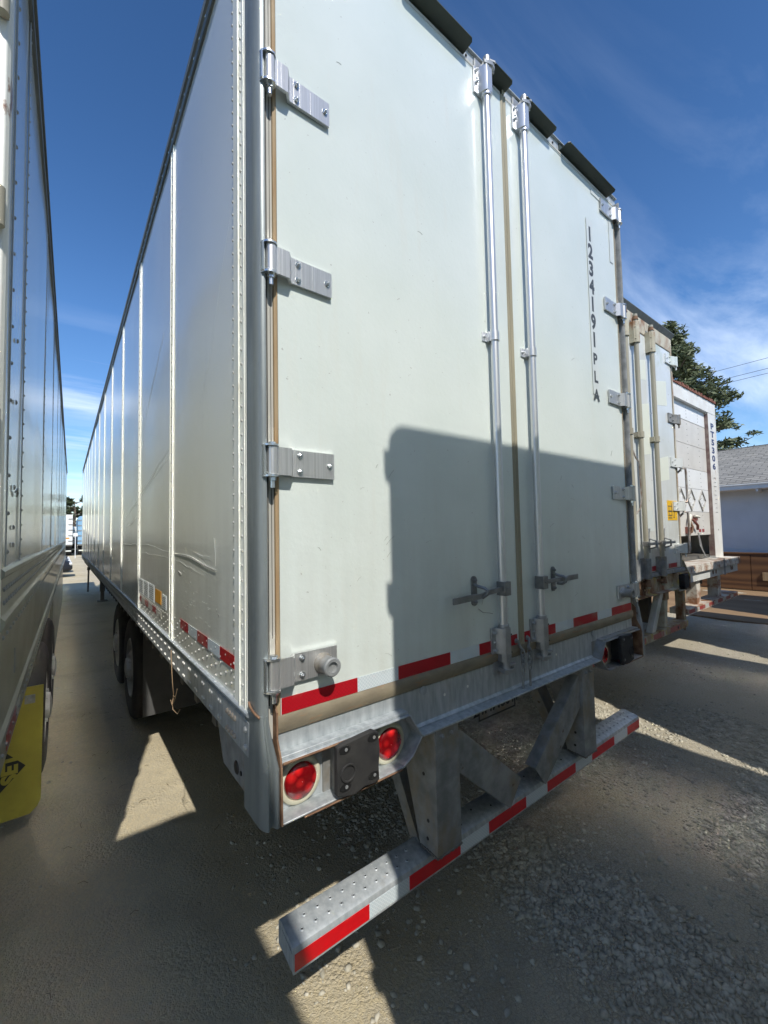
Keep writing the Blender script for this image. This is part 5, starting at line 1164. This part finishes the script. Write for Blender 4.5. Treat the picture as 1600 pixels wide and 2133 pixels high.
g = MB(); q = [(9.9, -3.2), (14.5, -3.2), (14.5, 5.5), (12.8, 5.5), (9.8, 3.4), (9.7, 1.2), (9.85, -.5)]
g.prism(q, 2, -.05, .003); dp = g.build('dirt_path', mat('brown_packed_dirt', (.20, .125, .065), (.29, .19, .10), sc=1.6, rough=.9, bump=.02, bsc=6, stretch=(1, .4, 1)), None, smooth=0); tag(dp, 'brown packed dirt strip in front of the plywood fence', None, kind='structure')

def stones(n, xr, yr, smin, smax, seed, dens=None):
    q = np.random.default_rng(seed); phi = (1+5**.5)/2
    ico = np.array([(-1, phi, 0), (1, phi, 0), (-1, -phi, 0), (1, -phi, 0), (0, -1, phi), (0, 1, phi), (0, -1, -phi), (0, 1, -phi), (phi, 0, -1), (phi, 0, 1), (-phi, 0, -1), (-phi, 0, 1)])/1.9
    fc = np.array([(0,11,5),(0,5,1),(0,1,7),(0,7,10),(0,10,11),(1,5,9),(5,11,4),(11,10,2),(10,7,6),(7,1,8),(3,9,4),(3,4,2),(3,2,6),(3,6,8),(3,8,9),(4,9,5),(2,4,11),(6,2,10),(8,6,7),(9,8,1)])
    X = q.uniform(*xr, n); Y = q.uniform(*yr, n); keep = q.random(n) < (dens(X, Y) if dens else 1); X = X[keep]; Y = Y[keep]; n = len(X)
    s = smin+(smax-smin)*q.random(n)**3.6
    V = ico[None]*(1+.28*q.standard_normal((n, 12, 1))).clip(.45, 1.6); V = V*(s[:, None]*(.7+.6*q.random((n, 3))))[:, None, :]*np.array([1, 1, .62])
    a = q.uniform(0, 6.28, n); c, s_ = np.cos(a)[:, None], np.sin(a)[:, None]; x = V[..., 0]*c-V[..., 1]*s_; y = V[..., 0]*s_+V[..., 1]*c
    Z = height(X, Y)+s*.12; V = np.stack([x+X[:, None], y+Y[:, None], V[..., 2]+Z[:, None]], -1).reshape(-1, 3).astype(np.float32)
    F_ = (fc[None]+np.arange(n)[:, None, None]*12).reshape(-1, 3).astype(np.int32)
    return V, F_
def dn(X, Y):
    a = smooth_noise(X*1.9+30, Y*1.9+30, 77, 128)*.8+.5; b = .12+.88/(1+np.exp(-(X-1.2-.4*Y)*1.8)); return np.clip(a, .12, 1)*b
V1, F1 = stones(150000, (.3, 4.6), (-1.2, 1.7), .0035, .017, 5, dn); V2, F2 = stones(26000, (-1.2, 8), (-1.2, 8), .003, .017, 6, dn)
V = np.concatenate([V1, V2]); Fq = np.concatenate([F1, F2+len(V1)])
me = bpy.data.meshes.new('gravel_stones'); me.vertices.add(len(V)); me.vertices.foreach_set('co', V.ravel()); me.loops.add(Fq.size); me.loops.foreach_set('vertex_index', Fq.ravel()); me.polygons.add(len(Fq))
me.polygons.foreach_set('loop_start', np.arange(0, Fq.size, 3, dtype=np.int32)); me.polygons.foreach_set('loop_total', np.full(len(Fq), 3, np.int32)); me.update(); me.validate(); me.materials.append(m_stone)
st = bpy.data.objects.new('gravel_stones', me); COL.objects.link(st); st.name = 'gravel'; tag(st, 'loose gravel scattered over the dirt', 'gravel', kind='stuff')
# dry twigs
g = MB(); q = random.Random(8)
for i in range(60):
    x, y = q.uniform(-.5, 1.0), q.uniform(-.2, 3.2)
    if i > 35: x, y = q.uniform(-.45, .1), q.uniform(2, 7)
    a = q.uniform(0, 6.28); l_ = q.uniform(.02, .06); z = float(height(np.array([x]), np.array([y]))[0])+.006
    g.tube([(x, y, z), (x+l_*.5*math.cos(a), y+l_*.5*math.sin(a), z+.006), (x+l_*math.cos(a+.3), y+l_*math.sin(a+.3), z)], .0016, 4)
tag(g.build('dry_grass_litter', mat('dry_twig', (.16, .12, .07), rough=.9), None, smooth=60), 'dry grass litter lying on the dirt', 'litter', kind='stuff')
